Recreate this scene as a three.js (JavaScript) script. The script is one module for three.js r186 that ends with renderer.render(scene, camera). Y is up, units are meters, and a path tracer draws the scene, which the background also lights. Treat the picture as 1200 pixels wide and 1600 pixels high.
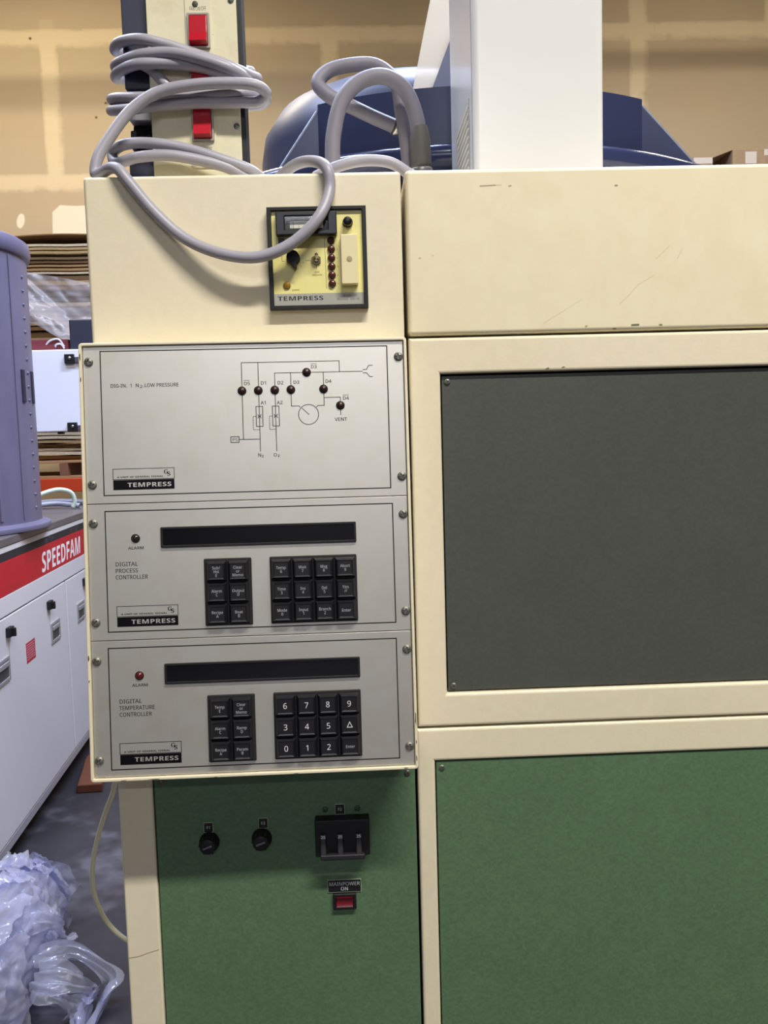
import * as THREE from 'three';
import { RoundedBoxGeometry } from 'three/addons/geometries/RoundedBoxGeometry.js';
import { ConvexGeometry } from 'three/addons/geometries/ConvexGeometry.js';
import { mergeGeometries, mergeVertices } from 'three/addons/utils/BufferGeometryUtils.js';
import { RectAreaLightUniformsLib } from 'three/addons/lights/RectAreaLightUniformsLib.js';
import { Brush, Evaluator, SUBTRACTION } from 'three-bvh-csg';

// ---------------------------------------------------------------- camera, exposure, lamps
const scene = new THREE.Scene();
scene.background = new THREE.Color(0x0b0c10);
const renderer = new THREE.WebGLRenderer({ antialias: true });
renderer.toneMapping = THREE.LinearToneMapping;
renderer.toneMappingExposure = 1.0;
renderer.shadowMap.enabled = true;
RectAreaLightUniformsLib.init();
const rad = (d) => d * Math.PI / 180;
const camera = new THREE.PerspectiveCamera(61.67, 0.75, 0.05, 60);
camera.rotation.order = 'YXZ';
camera.position.set(0, 1.45, 1.36);
camera.rotation.set(rad(-5.043), rad(-1.70), rad(-1.606));
scene.add(camera);
const CEILING = 6.6;
// hung fluorescent fittings of the warehouse: [x, y, z, length along x, width along z, intensity, colour]
const LAMPS = [
  [1.2, 5.0, 2.25, 2.4, 0.2, 210, 0xfffaf0, 'hung fluorescent lamp over the aisle facing the cream furnace'],
  [0.8, 5.0, -2.0, 2.0, 0.2, 245, 0xd2deff, 'cool white hung lamp above the rear of the white tower'],
  [-1.9, 5.2, -1.2, 2.0, 0.2, 130, 0xd2deff, 'cool white hung lamp over the blue drum'],
  [-2.6, 5.85, -4.3, 2.4, 0.22, 92, 0xfff0d6, 'hung fluorescent lamp over the carton stack by the back wall'],
  [3.2, 5.85, -4.1, 2.4, 0.22, 50, 0xfff2e0, 'hung fluorescent lamp over the brown cartons on the grey rack'],
  [-0.3, 5.0, 8.0, 3.6, 0.25, 64, 0xf4f6ff, 'hung fluorescent lamp in the first row down the hall'],
  [-0.3, 5.0, 12.5, 3.6, 0.25, 64, 0xf4f6ff, 'hung fluorescent lamp in the second row down the hall'],
  [-0.3, 5.0, 17.0, 3.6, 0.25, 64, 0xf4f6ff, 'hung fluorescent lamp in the third row down the hall'],
];

// ---------------------------------------------------------------- helpers
let seed = 7;
const rnd = () => { seed = (seed * 1664525 + 1013904223) >>> 0; return seed / 4294967296; };
const rr = (a, b) => a + (b - a) * rnd();
const taken = {};
function numbered(n) {
  if (!(n in taken)) { taken[n] = 0; return n; }
  taken[n]++; return n + '_' + String(taken[n]).padStart(3, '0');
}
function thing(name, label, category, pos = [0, 0, 0], turn = 0, group) {
  const o = new THREE.Group();
  o.name = numbered(name); o.position.set(...pos); o.rotation.y = turn;
  o.userData = { label, category };
  if (group) o.userData.group = group;
  scene.add(o); return o;
}
function part(parent, name, geo, mat, pos, label) {
  const m = new THREE.Mesh(geo, mat); m.name = name;
  if (pos) m.position.set(...pos);
  if (label) m.userData.label = label;
  parent.add(m); return m;
}
function solo(name, geo, mat, label, category, group, pos) {
  const m = new THREE.Mesh(geo, mat); m.name = numbered(name);
  m.userData = { label, category };
  if (group) m.userData.group = group;
  if (pos) m.position.set(...pos);
  scene.add(m); return m;
}
function structure(name, geo, mat, pos, label, category) {
  const m = new THREE.Mesh(geo, mat); m.name = name;
  m.userData = { kind: 'structure', label, category };
  if (pos) m.position.set(...pos);
  scene.add(m); return m;
}
// texture coordinates in metres, by the way each face points
function metric(g) {
  const p = g.attributes.position, n = g.attributes.normal, uv = new Float32Array(p.count * 2);
  for (let i = 0; i < p.count; i++) {
    const ax = Math.abs(n.getX(i)), ay = Math.abs(n.getY(i)), az = Math.abs(n.getZ(i));
    const x = p.getX(i), y = p.getY(i), z = p.getZ(i);
    if (ax >= ay && ax >= az) { uv[2 * i] = z; uv[2 * i + 1] = y; }
    else if (ay >= az) { uv[2 * i] = x; uv[2 * i + 1] = z; }
    else { uv[2 * i] = x; uv[2 * i + 1] = y; }
  }
  g.setAttribute('uv', new THREE.BufferAttribute(uv, 2)); return g;
}
const rbox = (w, h, d, r = 0.003, s = 2) => metric(new RoundedBoxGeometry(w, h, d, s, Math.min(r, w / 2.01, h / 2.01, d / 2.01)));
const box = (w, h, d) => metric(new THREE.BoxGeometry(w, h, d));
// box given by its limits
function lim(x0, x1, y0, y1, z0, z1, r = 0.003) {
  const g = r ? rbox(x1 - x0, y1 - y0, z1 - z0, r) : box(x1 - x0, y1 - y0, z1 - z0);
  g.translate((x0 + x1) / 2, (y0 + y1) / 2, (z0 + z1) / 2); return metric(g);
}
const lathe = (pts, s = 32) => new THREE.LatheGeometry(pts.map((q) => new THREE.Vector2(q[0], q[1])), s);
// lathe whose axis points to +z
const latheZ = (pts, s = 28) => lathe(pts, s).rotateX(Math.PI / 2);
const V = (a) => new THREE.Vector3(...a);
function tube(pts, r, n = 80, rs = 12, tension) {
  const c = new THREE.CatmullRomCurve3(pts.map(V), false, tension === undefined ? 'centripetal' : 'catmullrom', tension);
  return new THREE.TubeGeometry(c, n, r, rs, false);
}
const capEnd = (p, r) => new THREE.SphereGeometry(r, 12, 8).translate(...p);
const merge = (list) => mergeGeometries(list.map((g) => (g.index ? g.toNonIndexed() : g)).map((g) => {
  const o = new THREE.BufferGeometry();
  for (const k of ['position', 'normal', 'uv']) o.setAttribute(k, g.attributes[k]);
  return o;
}));
function rectShape(x0, x1, y0, y1, r = 0) {
  const s = new THREE.Shape();
  if (!r) { s.moveTo(x0, y0); s.lineTo(x1, y0); s.lineTo(x1, y1); s.lineTo(x0, y1); s.closePath(); return s; }
  s.moveTo(x0 + r, y0); s.lineTo(x1 - r, y0); s.quadraticCurveTo(x1, y0, x1, y0 + r); s.lineTo(x1, y1 - r); s.quadraticCurveTo(x1, y1, x1 - r, y1);
  s.lineTo(x0 + r, y1); s.quadraticCurveTo(x0, y1, x0, y1 - r); s.lineTo(x0, y0 + r); s.quadraticCurveTo(x0, y0, x0 + r, y0); return s;
}
// plate with an opening, front face at z = 0, bevelled edges
function frameGeo(outer, inner, depth, bevel, ro = 0, ri = 0) {
  const s = rectShape(...outer, ro); s.holes.push(rectShape(...inner, ri));
  const g = new THREE.ExtrudeGeometry(s, { depth: depth - 2 * bevel, bevelEnabled: true, bevelThickness: bevel, bevelSize: bevel, bevelOffset: -bevel, bevelSegments: 3, curveSegments: 6 });
  g.translate(0, 0, -depth + bevel); return metric(g);
}
function extrude(shape, depth, bevel = 0.001) {
  const g = new THREE.ExtrudeGeometry(shape, { depth: depth - 2 * bevel, bevelEnabled: true, bevelThickness: bevel, bevelSize: bevel, bevelOffset: -bevel, bevelSegments: 2, curveSegments: 10 });
  return metric(g.translate(0, 0, bevel));
}
// profile drawn as (y, z), swept along x
const swapAxes = new THREE.Matrix4().makeBasis(new THREE.Vector3(0, 1, 0), new THREE.Vector3(0, 0, 1), new THREE.Vector3(1, 0, 0));
const profileX = (shape, len, bevel) => metric(extrude(shape, len, bevel).translate(0, 0, -len / 2).applyMatrix4(swapAxes));
// periodic value noise
const hash = (x, y, s) => { let h = (x * 374761393 + y * 668265263 + s * 1442695041) | 0; h = Math.imul(h ^ (h >>> 13), 1274126177); return ((h ^ (h >>> 16)) >>> 0) / 4294967296; };
function vnoise(x, y, per, s) {
  const xi = Math.floor(x), yi = Math.floor(y), fx = x - xi, fy = y - yi;
  const u = fx * fx * (3 - 2 * fx), v = fy * fy * (3 - 2 * fy), w = (a) => ((a % per) + per) % per;
  const a = hash(w(xi), w(yi), s), b = hash(w(xi + 1), w(yi), s), c = hash(w(xi), w(yi + 1), s), d = hash(w(xi + 1), w(yi + 1), s);
  return a + (b - a) * u + (c - a) * v + (a - b - c + d) * u * v;
}
function fbm(u, v, per, oct, s) {
  let t = 0, a = 0.5, n = 0;
  for (let i = 0; i < oct; i++) { t += a * vnoise(u * per, v * per, per, s + i); n += a; a *= 0.55; per *= 2; }
  return t / n;
}
function dataTex(size, metres, fn, colour) {
  const d = new Uint8Array(size * size * 4);
  for (let y = 0; y < size; y++) for (let x = 0; x < size; x++) {
    const c = fn(x / size, y / size), i = (y * size + x) * 4;
    const q = Array.isArray(c) ? c : [c, c, c];
    for (let k = 0; k < 3; k++) d[i + k] = Math.max(0, Math.min(255, Math.round(q[k] * 255)));
    d[i + 3] = 255;
  }
  const t = new THREE.DataTexture(d, size, size);
  t.wrapS = t.wrapT = THREE.RepeatWrapping; t.magFilter = THREE.LinearFilter; t.repeat.set(1 / metres, 1 / metres);
  if (colour) t.colorSpace = THREE.SRGBColorSpace;
  t.needsUpdate = true; return t;
}
function canvasTex(w, h, draw) {
  const c = document.createElement('canvas'); c.width = w; c.height = h;
  const x = c.getContext('2d'); draw(x, w, h);
  const t = new THREE.CanvasTexture(c); t.colorSpace = THREE.SRGBColorSpace; t.anisotropy = 8; return t;
}
// texture laid once over the limits of a front face
function faceUV(g, x0, x1, y0, y1) {
  const p = g.attributes.position, uv = new Float32Array(p.count * 2);
  for (let i = 0; i < p.count; i++) { uv[2 * i] = (p.getX(i) - x0) / (x1 - x0); uv[2 * i + 1] = (p.getY(i) - y0) / (y1 - y0); }
  g.setAttribute('uv', new THREE.BufferAttribute(uv, 2)); return g;
}
const std = (color, roughness = 0.5, extra = {}) => new THREE.MeshStandardMaterial({ color, roughness, ...extra });
const phys = (color, roughness, extra) => new THREE.MeshPhysicalMaterial({ color, roughness, ...extra });
const mix = (a, b, t) => a.map((v, i) => v + (b[i] - v) * t);

// ---------------------------------------------------------------- materials
const orangePeel = dataTex(512, 0.12, (u, v) => fbm(u, v, 48, 3, 3));
const grit = dataTex(512, 0.12, (u, v) => 0.6 * fbm(u, v, 96, 2, 11) + 0.4 * fbm(u, v, 24, 2, 12));
const creamTone = dataTex(512, 0.9, (u, v) => { const f = fbm(u, v, 5, 5, 21) - 0.5, g = fbm(u, v, 90, 2, 22) - 0.5; return [0.892 + 0.03 * f + 0.02 * g, 0.852 + 0.03 * f + 0.02 * g, 0.742 + 0.045 * f + 0.02 * g]; }, true);
const greenTone = dataTex(512, 0.5, (u, v) => { const f = fbm(u, v, 6, 4, 31) - 0.5, g = fbm(u, v, 128, 2, 32) - 0.5; return [0.335 + 0.03 * f + 0.06 * g, 0.445 + 0.03 * f + 0.07 * g, 0.325 + 0.02 * f + 0.06 * g]; }, true);
const slateTone = dataTex(512, 0.5, (u, v) => { const f = fbm(u, v, 5, 4, 41) - 0.5, g = fbm(u, v, 128, 2, 42) - 0.5; return [0.3 + 0.02 * f + 0.03 * g, 0.315 + 0.02 * f + 0.03 * g, 0.29 + 0.02 * f + 0.03 * g]; }, true);
const M = {
  cream: std(0xffffff, 0.42, { map: creamTone, bumpMap: orangePeel, bumpScale: 0.00006 }),
  green: std(0xffffff, 0.55, { map: greenTone, bumpMap: grit, bumpScale: 0.00018 }),
  slate: std(0xffffff, 0.38, { map: slateTone, bumpMap: grit, bumpScale: 0.00012 }),
  inside: std(0x1d1b16, 0.8),
  black: std(0x0e0d10, 0.52),
  blackGloss: std(0x0b0b10, 0.3),
  blackRubber: std(0x131316, 0.75),
  chrome: std(0xb9b6ae, 0.28, { metalness: 1 }),
  screw: std(0x82827a, 0.5, { metalness: 0.75 }),
  ledRed: phys(0x2c0f11, 0.42, { clearcoat: 0.15 }),
  ledDark: phys(0x24201c, 0.2, { clearcoat: 0.6 }),
  red: phys(0xb01226, 0.25, { clearcoat: 0.5 }),
  redDark: phys(0x6a0f1c, 0.3, { clearcoat: 0.3 }),
  greyCable: std(0x9a98a3, 0.42),
  hose: std(0x75727c, 0.55),
  white: std(0xd0d1d2, 0.22),
  steel: std(0x8d8f94, 0.35, { metalness: 0.9 }),
};
// ---------------------------------------------------------------- the room
const floorTone = dataTex(1024, 2.6, (u, v) => {
  const f = fbm(u, v, 5, 6, 51), g = fbm(u, v, 40, 3, 52), s = fbm(u, v, 14, 4, 53), k = s > 0.56 ? Math.min(1, (s - 0.56) * 9) : 0;
  return mix(mix([0.135, 0.13, 0.15], [0.22, 0.212, 0.24], f), [0.44, 0.43, 0.46], 0.75 * k * g).map((q) => q + 0.06 * (g - 0.5));
}, true);
const floorRough = dataTex(512, 2.6, (u, v) => 0.42 + 0.35 * fbm(u, v, 8, 5, 55));
structure('floor', lim(-7, 7, -0.15, 0, -6.65, 20.15, 0), std(0xffffff, 1, { map: floorTone, roughnessMap: floorRough, bumpMap: floorRough, bumpScale: 0.0015 }), null, 'dark stained concrete warehouse floor', 'floor');
const plainWall = std(0x8d8272, 0.9);
structure('ceiling', lim(-7, 7, CEILING, CEILING + 0.15, -6.65, 20.15, 0), std(0x8f8c86, 0.9), null, 'flat grey warehouse ceiling', 'ceiling');
structure('wall_left', lim(-7.15, -7, 0, CEILING, -6.65, 20.15, 0), plainWall, null, 'tan side wall beyond the red-striped machine', 'wall');
structure('wall_right', lim(7, 7.15, 0, CEILING, -6.65, 20.15, 0), plainWall, null, 'tan side wall beyond the furnace', 'wall');
structure('wall_front', lim(-7, 7, 0, CEILING, 20, 20.15, 0), std(0x75726f, 0.9), null, 'grey wall facing the front of the furnace', 'wall');
// unpainted drywall with trowelled joint compound
const wallTex = canvasTex(2048, 1024, (c, w, h) => {
  const sx = w / 14, sy = h / CEILING, X = (x) => (x + 7) * sx, Y = (y) => h - y * sy;
  c.fillStyle = '#c8b592'; c.fillRect(0, 0, w, h);
  for (let i = 0; i < 900; i++) {   // mottled paper
    c.fillStyle = rnd() < 0.5 ? 'rgba(180,158,118,0.05)' : 'rgba(222,200,156,0.05)';
    c.beginPath(); c.ellipse(rnd() * w, rnd() * h, rr(10, 90), rr(6, 30), 0, 0, 7); c.fill();
  }
  const mud = (x0, y0, x1, y1, wid, col = 'rgba(235,216,172,0.15)') => {   // ragged smear made of many trowel strokes
    const n = Math.ceil(Math.hypot(x1 - x0, y1 - y0) / 0.016);
    for (let i = 0; i <= n; i++) for (let k = 0; k < 2; k++) {
      const t = i / n, a = Math.atan2(-(y1 - y0), x1 - x0);
      c.fillStyle = col; c.save(); c.translate(X(x0 + (x1 - x0) * t), Y(y0 + (y1 - y0) * t)); c.rotate(a);
      c.fillRect(-rr(4, 16), (-wid / 2 + rr(-0.02, 0.02)) * sy, rr(8, 34), (wid + rr(-0.03, 0.03)) * sy); c.restore();
    }
  };
  for (const y of [1.32, 2.54, 3.765, 4.98, 6.2]) mud(-7, y, 7, y - 0.02, 0.11);
  for (const x of [-5, -2.575, -0.14, 2.6, 5]) { mud(x, 3.765, x, 4.98, 0.11); mud(x + 1.2, 4.98, x + 1.2, 6.2, 0.1); mud(x + 1.2, 2.54, x + 1.2, 3.765, 0.1); }
  mud(2.595, 4.95, 2.595, 6, 0.12);
  c.fillStyle = '#f6ecd0';   // white filler patches
  c.beginPath(); c.moveTo(X(-2.63), Y(3.26)); c.lineTo(X(-2.62), Y(3.5)); c.lineTo(X(-2.55), Y(3.56)); c.lineTo(X(-2.4), Y(3.55)); c.lineTo(X(-2.0), Y(3.56)); c.lineTo(X(-1.98), Y(3.2)); c.lineTo(X(-2.6), Y(3.18)); c.closePath(); c.fill();
  c.beginPath(); c.ellipse(X(-2.9), Y(3.43), 0.035 * sx, 0.065 * sy, 0.2, 0, 7); c.fill();
  c.fillStyle = 'rgba(236,220,184,0.85)'; c.beginPath(); c.moveTo(X(2.42), Y(4.33)); c.lineTo(X(2.6), Y(4.45)); c.lineTo(X(2.6), Y(4.26)); c.closePath(); c.fill();
  c.fillStyle = '#6b5a3e'; for (const [x, y] of [[-2.72, 4.97], [-2.1, 4.42], [-2.19, 4.3]]) { c.beginPath(); c.arc(X(x), Y(y), 1.6, 0, 7); c.fill(); }
});
structure('wall_back', faceUV(lim(-7, 7, 0, CEILING, -6.65, -6.5, 0), -7, 7, 0, CEILING), std(0xffffff, 0.92, { map: wallTex, bumpMap: wallTex, bumpScale: 0.003 }), null, 'unpainted tan drywall with pale joint compound bands', 'wall');

for (const [x, y, z, len, wid, power, col, label] of LAMPS) {
  const t = thing('hanging_lamp', label, 'lamp', [x, y, z]);
  const s = new THREE.Shape(); const h = wid / 2 + 0.05;
  s.moveTo(-h, 0); s.lineTo(-h * 0.55, 0.1); s.lineTo(h * 0.55, 0.1); s.lineTo(h, 0); s.lineTo(h - 0.01, 0); s.lineTo(h * 0.53, 0.09); s.lineTo(-h * 0.53, 0.09); s.lineTo(-h + 0.01, 0); s.closePath();
  const refl = new THREE.ExtrudeGeometry(s, { depth: len + 0.1, bevelEnabled: false }).translate(0, 0, -(len + 0.1) / 2).rotateY(Math.PI / 2);
  part(t, 'reflector', metric(refl), std(0xdedede, 0.5));
  part(t, 'diffuser', lim(-len / 2, len / 2, 0.02, 0.035, -wid / 2 + 0.02, wid / 2 - 0.02, 0.004), std(0xffffff, 0.5, { emissive: col, emissiveIntensity: 4 }));
  for (const sx of [-1, 1]) part(t, 'rod', new THREE.CylinderGeometry(0.006, 0.006, CEILING - y - 0.095, 8).translate(sx * len * 0.4, 0.095 + (CEILING - y - 0.095) / 2, 0), M.steel);
  const l = new THREE.RectAreaLight(col, power, len, wid); l.name = 'lamp_light';
  l.position.set(0, 0.012, 0); l.rotation.x = -Math.PI / 2; t.add(l);
}
// sprinkler pipe in front of the back wall, above the view, that shades a band of the wall
{
  const t = thing('sprinkler_pipe', 'thin steel sprinkler pipe running in front of the back wall', 'pipe', [0, 5.42, -5.03]);
  part(t, 'pipe', new THREE.CylinderGeometry(0.014, 0.014, 13.98, 12).rotateZ(Math.PI / 2), std(0x7a7771, 0.6));
  for (const x of [-5, -1.7, 1.7, 5]) part(t, 'hanger', new THREE.CylinderGeometry(0.005, 0.005, CEILING - 5.435, 6).translate(x, (CEILING - 5.435) / 2 + 0.015, 0), M.steel);
}

// ---------------------------------------------------------------- screw heads shared by the panels
const csg = new Evaluator(); csg.attributes = ['position', 'normal', 'uv']; csg.useGroups = false;
function screwHead(r, h) {   // domed cross-head screw, axis +z, base at z = 0
  const dome = latheZ([[0.0001, 0], [r, 0], [r, h * 0.25], [r * 0.9, h * 0.6], [r * 0.6, h * 0.92], [0.0001, h]].map(([a, b]) => [a, b]), 20);
  let a = new Brush(dome); a.updateMatrixWorld();
  for (const q of [0, Math.PI / 2]) {
    const b = new Brush(new THREE.BoxGeometry(r * 1.3, r * 0.36, h * 1.4)); b.position.z = h * 0.95; b.rotation.z = q + 0.5; b.updateMatrixWorld();
    a = csg.evaluate(a, b, SUBTRACTION); a.updateMatrixWorld();
  }
  return a.geometry;
}
const screwBig = screwHead(0.0068, 0.0042), screwSmall = screwHead(0.005, 0.003);

// ---------------------------------------------------------------- furnace cabinet (right-hand unit)
const XR = 1.3;
{
  const t = thing('furnace_cabinet', 'tall cream furnace cabinet with a dark grey panel above a green panel', 'cabinet');
  part(t, 'body', lim(0.09, XR - 0.005, 0, 1.6, -1.25, -0.035, 0), M.inside);
  const cover = lim(0.0865, XR, 1.6055, 1.858, -1.25, 0, 0.007);
  const coverTex = canvasTex(1536, 320, (c, w, h) => {
    const s = 1260, X = (x) => (x - 0.08) * s, Y = (y) => h - (y - 1.605) * s;
    c.fillStyle = '#e4daba'; c.fillRect(0, 0, w, h);
    for (let i = 0; i < 500; i++) { c.fillStyle = rnd() < 0.5 ? 'rgba(214,202,166,0.06)' : 'rgba(238,230,204,0.06)'; c.beginPath(); c.ellipse(rnd() * w, rnd() * h, rr(8, 60), rr(8, 40), rnd() * 3, 0, 7); c.fill(); }
    c.lineCap = 'round';
    const scuff = (x0, y0, x1, y1, wd, col) => { c.strokeStyle = col; c.lineWidth = wd; c.beginPath(); c.moveTo(X(x0), Y(y0)); c.lineTo(X(x1), Y(y1)); c.stroke(); };
    scuff(0.203, 1.831, 0.226, 1.832, 2.4, 'rgba(120,110,80,0.7)'); scuff(0.226, 1.832, 0.236, 1.832, 1.2, 'rgba(120,110,80,0.6)'); scuff(0.248, 1.83, 0.251, 1.831, 2.6, 'rgba(120,110,80,0.7)');
    scuff(0.414, 1.828, 0.417, 1.828, 3, 'rgba(90,85,60,0.7)'); scuff(0.106, 1.724, 0.108, 1.724, 3, 'rgba(150,140,105,0.6)'); scuff(0.126, 1.727, 0.128, 1.728, 2, 'rgba(150,140,105,0.4)');
    scuff(0.44, 1.6135, 0.45, 1.614, 4, 'rgba(70,65,45,0.75)'); scuff(0.484, 1.613, 0.487, 1.613, 3.5, 'rgba(70,65,45,0.7)'); scuff(0.41, 1.609, 0.414, 1.609, 2.5, 'rgba(70,65,45,0.6)'); scuff(0.366, 1.613, 0.368, 1.614, 3, 'rgba(80,75,50,0.5)');
    for (const [a, b, d, e] of [[0.42, 1.646, 0.435, 1.66], [0.435, 1.66, 0.45, 1.676], [0.45, 1.676, 0.475, 1.69], [0.3, 1.62, 0.36, 1.655], [0.478, 1.715, 0.5, 1.735], [0.52, 1.73, 0.512, 1.715]]) scuff(a, b, d, e, 1.4, 'rgba(160,150,118,0.35)');
  });
  coverTex.wrapS = coverTex.wrapT = THREE.ClampToEdgeWrapping;
  faceUV(cover, 0.08, 0.08 + 1536 / 1260, 1.605, 1.605 + 320 / 1260);
  part(t, 'upper_cover', cover, std(0xffffff, 0.42, { map: coverTex, bumpMap: orangePeel, bumpScale: 0.00004 }));
  const mid = part(t, 'middle_frame', frameGeo([0.0865, XR, 0.976, 1.6015], [0.135, XR - 0.05, 1.03, 1.5455], 0.034, 0.0045), M.cream);
  const low = part(t, 'lower_frame', frameGeo([0.0835, XR, 0.08, 0.9725], [0.1125, XR - 0.05, 0.16, 0.918], 0.034, 0.0045), M.cream);
  const dark = part(t, 'inset_panel', lim(0.1375, XR - 0.052, 1.0325, 1.542, -0.013, -0.008, 0.0012), M.slate, null, 'dark grey textured steel panel');
  for (const [x, y] of [[0.1465, 1.533], [0.1465, 1.041], [XR - 0.062, 1.533], [XR - 0.062, 1.041]]) part(dark, 'screw', screwSmall, M.screw, [x, y, -0.008]);
  const gr = part(t, 'lower_panel', lim(0.1145, XR - 0.052, 0.162, 0.9155, -0.009, -0.004, 0.0012), M.green, null, 'green textured steel panel');
  for (const [x, y] of [[0.124, 0.9055], [XR - 0.062, 0.9055]]) part(gr, 'screw', screwSmall, M.screw, [x, y, -0.004]);
  for (const [x, y] of [[0.305, 1.549], [0.33, 1.55]]) part(mid, 'paint_chip', extrude((() => { const s = new THREE.Shape(); s.moveTo(-0.003, 0); s.lineTo(0.003, 0.0006); s.lineTo(0.002, 0.002); s.lineTo(-0.001, 0.0016); s.closePath(); return s; })(), 0.0004, 0.00005), std(0x6f6a52, 0.7), [x, y, -0.0001]);
}

// ---------------------------------------------------------------- control cabinet (left-hand unit)
const plateTex = (w, h, lines, size) => canvasTex(w, h, (c) => {
  c.fillStyle = '#b9bda8'; c.fillRect(0, 0, w, h); c.fillStyle = '#15161a'; c.fillRect(5, 5, w - 10, h - 10);
  c.fillStyle = '#d4d8d4'; c.textAlign = 'center'; c.textBaseline = 'middle'; c.font = size + 'px sans-serif';
  lines.forEach((q, i) => c.fillText(q, w / 2, h * (lines.length === 1 ? 0.52 : i ? 0.72 : 0.34), w - 24));
});
function labelPlate(parent, x0, x1, y0, y1, tex, z) {
  const g = lim(x0, x1, y0, y1, z, z + 0.0016, 0.0004);
  return part(parent, 'label_plate', faceUV(g, x0, x1, y0, y1), std(0xffffff, 0.4, { map: tex }), null, 'small black engraved label');
}
{
  const t = thing('control_cabinet', 'narrow cream control cabinet with a green lower panel carrying fuses and a breaker', 'cabinet');
  part(t, 'body', lim(-0.34, 0.0765, 0, 1.6, -1.25, -0.03, 0), M.inside);
  part(t, 'upper_cover', lim(-0.405, 0.0805, 1.5, 1.8565, -1.25, 0, 0.006), M.cream);
  part(t, 'side_post', lim(-0.404, -0.3485, 0, 1.498, -1.25, 0, 0.004), M.cream);
  const Z = -0.004;
  const gp = part(t, 'lower_panel', lim(-0.3465, 0.0795, 0.1, 1.498, Z - 0.005, Z, 0.0012), M.green, null, 'green textured steel panel');
  for (const [x, y] of [[0.067, 0.899], [-0.335, 0.899]]) part(gp, 'screw', screwSmall, M.screw, [x, y, Z]);
  const knob = latheZ([[0.0001, 0], [0.0165, 0], [0.0165, 0.004], [0.0145, 0.006], [0.013, 0.02], [0.0115, 0.0225], [0.0001, 0.0225]], 24);
  for (const [x, y] of [[-0.2609, 0.796], [-0.1751, 0.7985]]) {
    const f = part(t, 'fuse_holder', knob, M.black, [x, y, Z]);
    part(f, 'slot', lim(-0.008, 0.008, -0.0015, 0.0015, 0.0215, 0.0232, 0.0004), M.steel).rotation.z = 0.35;
    for (let k = 0; k < 6; k++) part(f, 'grip_rib', rbox(0.003, 0.003, 0.013, 0.001), M.black, [0.0137 * Math.cos(k * 1.047), 0.0137 * Math.sin(k * 1.047), 0.012]);
  }
  labelPlate(t, -0.2692, -0.2538, 0.8115, 0.8285, plateTex(120, 132, ['F1'], 52), Z);
  labelPlate(t, -0.18, -0.1642, 0.815, 0.8325, plateTex(120, 132, ['F3'], 52), Z);
  labelPlate(t, -0.0538, -0.0378, 0.8335, 0.851, plateTex(120, 132, ['F2'], 52), Z);
  const br = part(t, 'circuit_breaker', rbox(0.0885, 0.061, 0.022, 0.002), M.black, [-0.0425, 0.8025, Z + 0.011]);
  const markTex = canvasTex(64, 48, (c) => { c.fillStyle = '#1a1a1e'; c.fillRect(0, 0, 64, 48); c.fillStyle = '#e4e6ee'; c.font = 'bold 44px sans-serif'; c.textAlign = 'center'; c.textBaseline = 'middle'; c.fillText('25', 32, 26); });
  for (const dx of [-0.031, -0.0035, 0.0265]) {
    const lv = part(br, 'lever', rbox(0.0095, 0.034, 0.012, 0.002), std(0x1e1d22, 0.55), [dx, -0.009, 0.013]); lv.rotation.x = -0.25;
    part(lv, 'rating_mark', faceUV(lim(-0.0047, 0.0047, 0.0095, 0.0165, 0.006, 0.0066, 0), -0.0047, 0.0047, 0.0095, 0.0165), std(0xffffff, 0.5, { map: markTex }));
  }
  part(br, 'tie_bar', rbox(0.072, 0.0085, 0.01, 0.002), std(0x1e1d22, 0.55), [0, -0.026, 0.02]);
  for (const [x, y] of [[-0.07, 0.764], [-0.017, 0.762], [-0.07, 0.842], [-0.017, 0.842]]) part(t, 'breaker_screw', screwSmall, std(0x3b4f3f, 0.55), [x, y, Z]);
  labelPlate(t, -0.0702, -0.0148, 0.6995, 0.7215, plateTex(420, 166, ['MAINPOWER', 'ON'], 66), Z);
  const sw = part(t, 'power_switch', frameGeo([-0.0192, 0.0192, -0.0135, 0.0135], [-0.014, 0.014, -0.0088, 0.0088], 0.007, 0.001, 0.002, 0.001), M.black, [-0.0427, 0.6855, Z + 0.007]);
  const s = new THREE.Shape(); s.moveTo(-0.0086, -0.006); s.lineTo(-0.0086, 0.0015); s.quadraticCurveTo(0, -0.003, 0.0086, 0.0035); s.lineTo(0.0086, -0.006); s.closePath();
  part(sw, 'rocker', profileX(s, 0.0272, 0.0005), M.redDark, [0, 0, -0.001], 'red rocker');
  part(t, 'scratch', new THREE.TubeGeometry(new THREE.CatmullRomCurve3([[-0.402, 0.604, 0.0002], [-0.385, 0.606, 0.0002], [-0.37, 0.611, 0.0002], [-0.352, 0.616, 0.0002]].map(V)), 12, 0.0005, 4), std(0x8a8366, 0.8));
}

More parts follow.
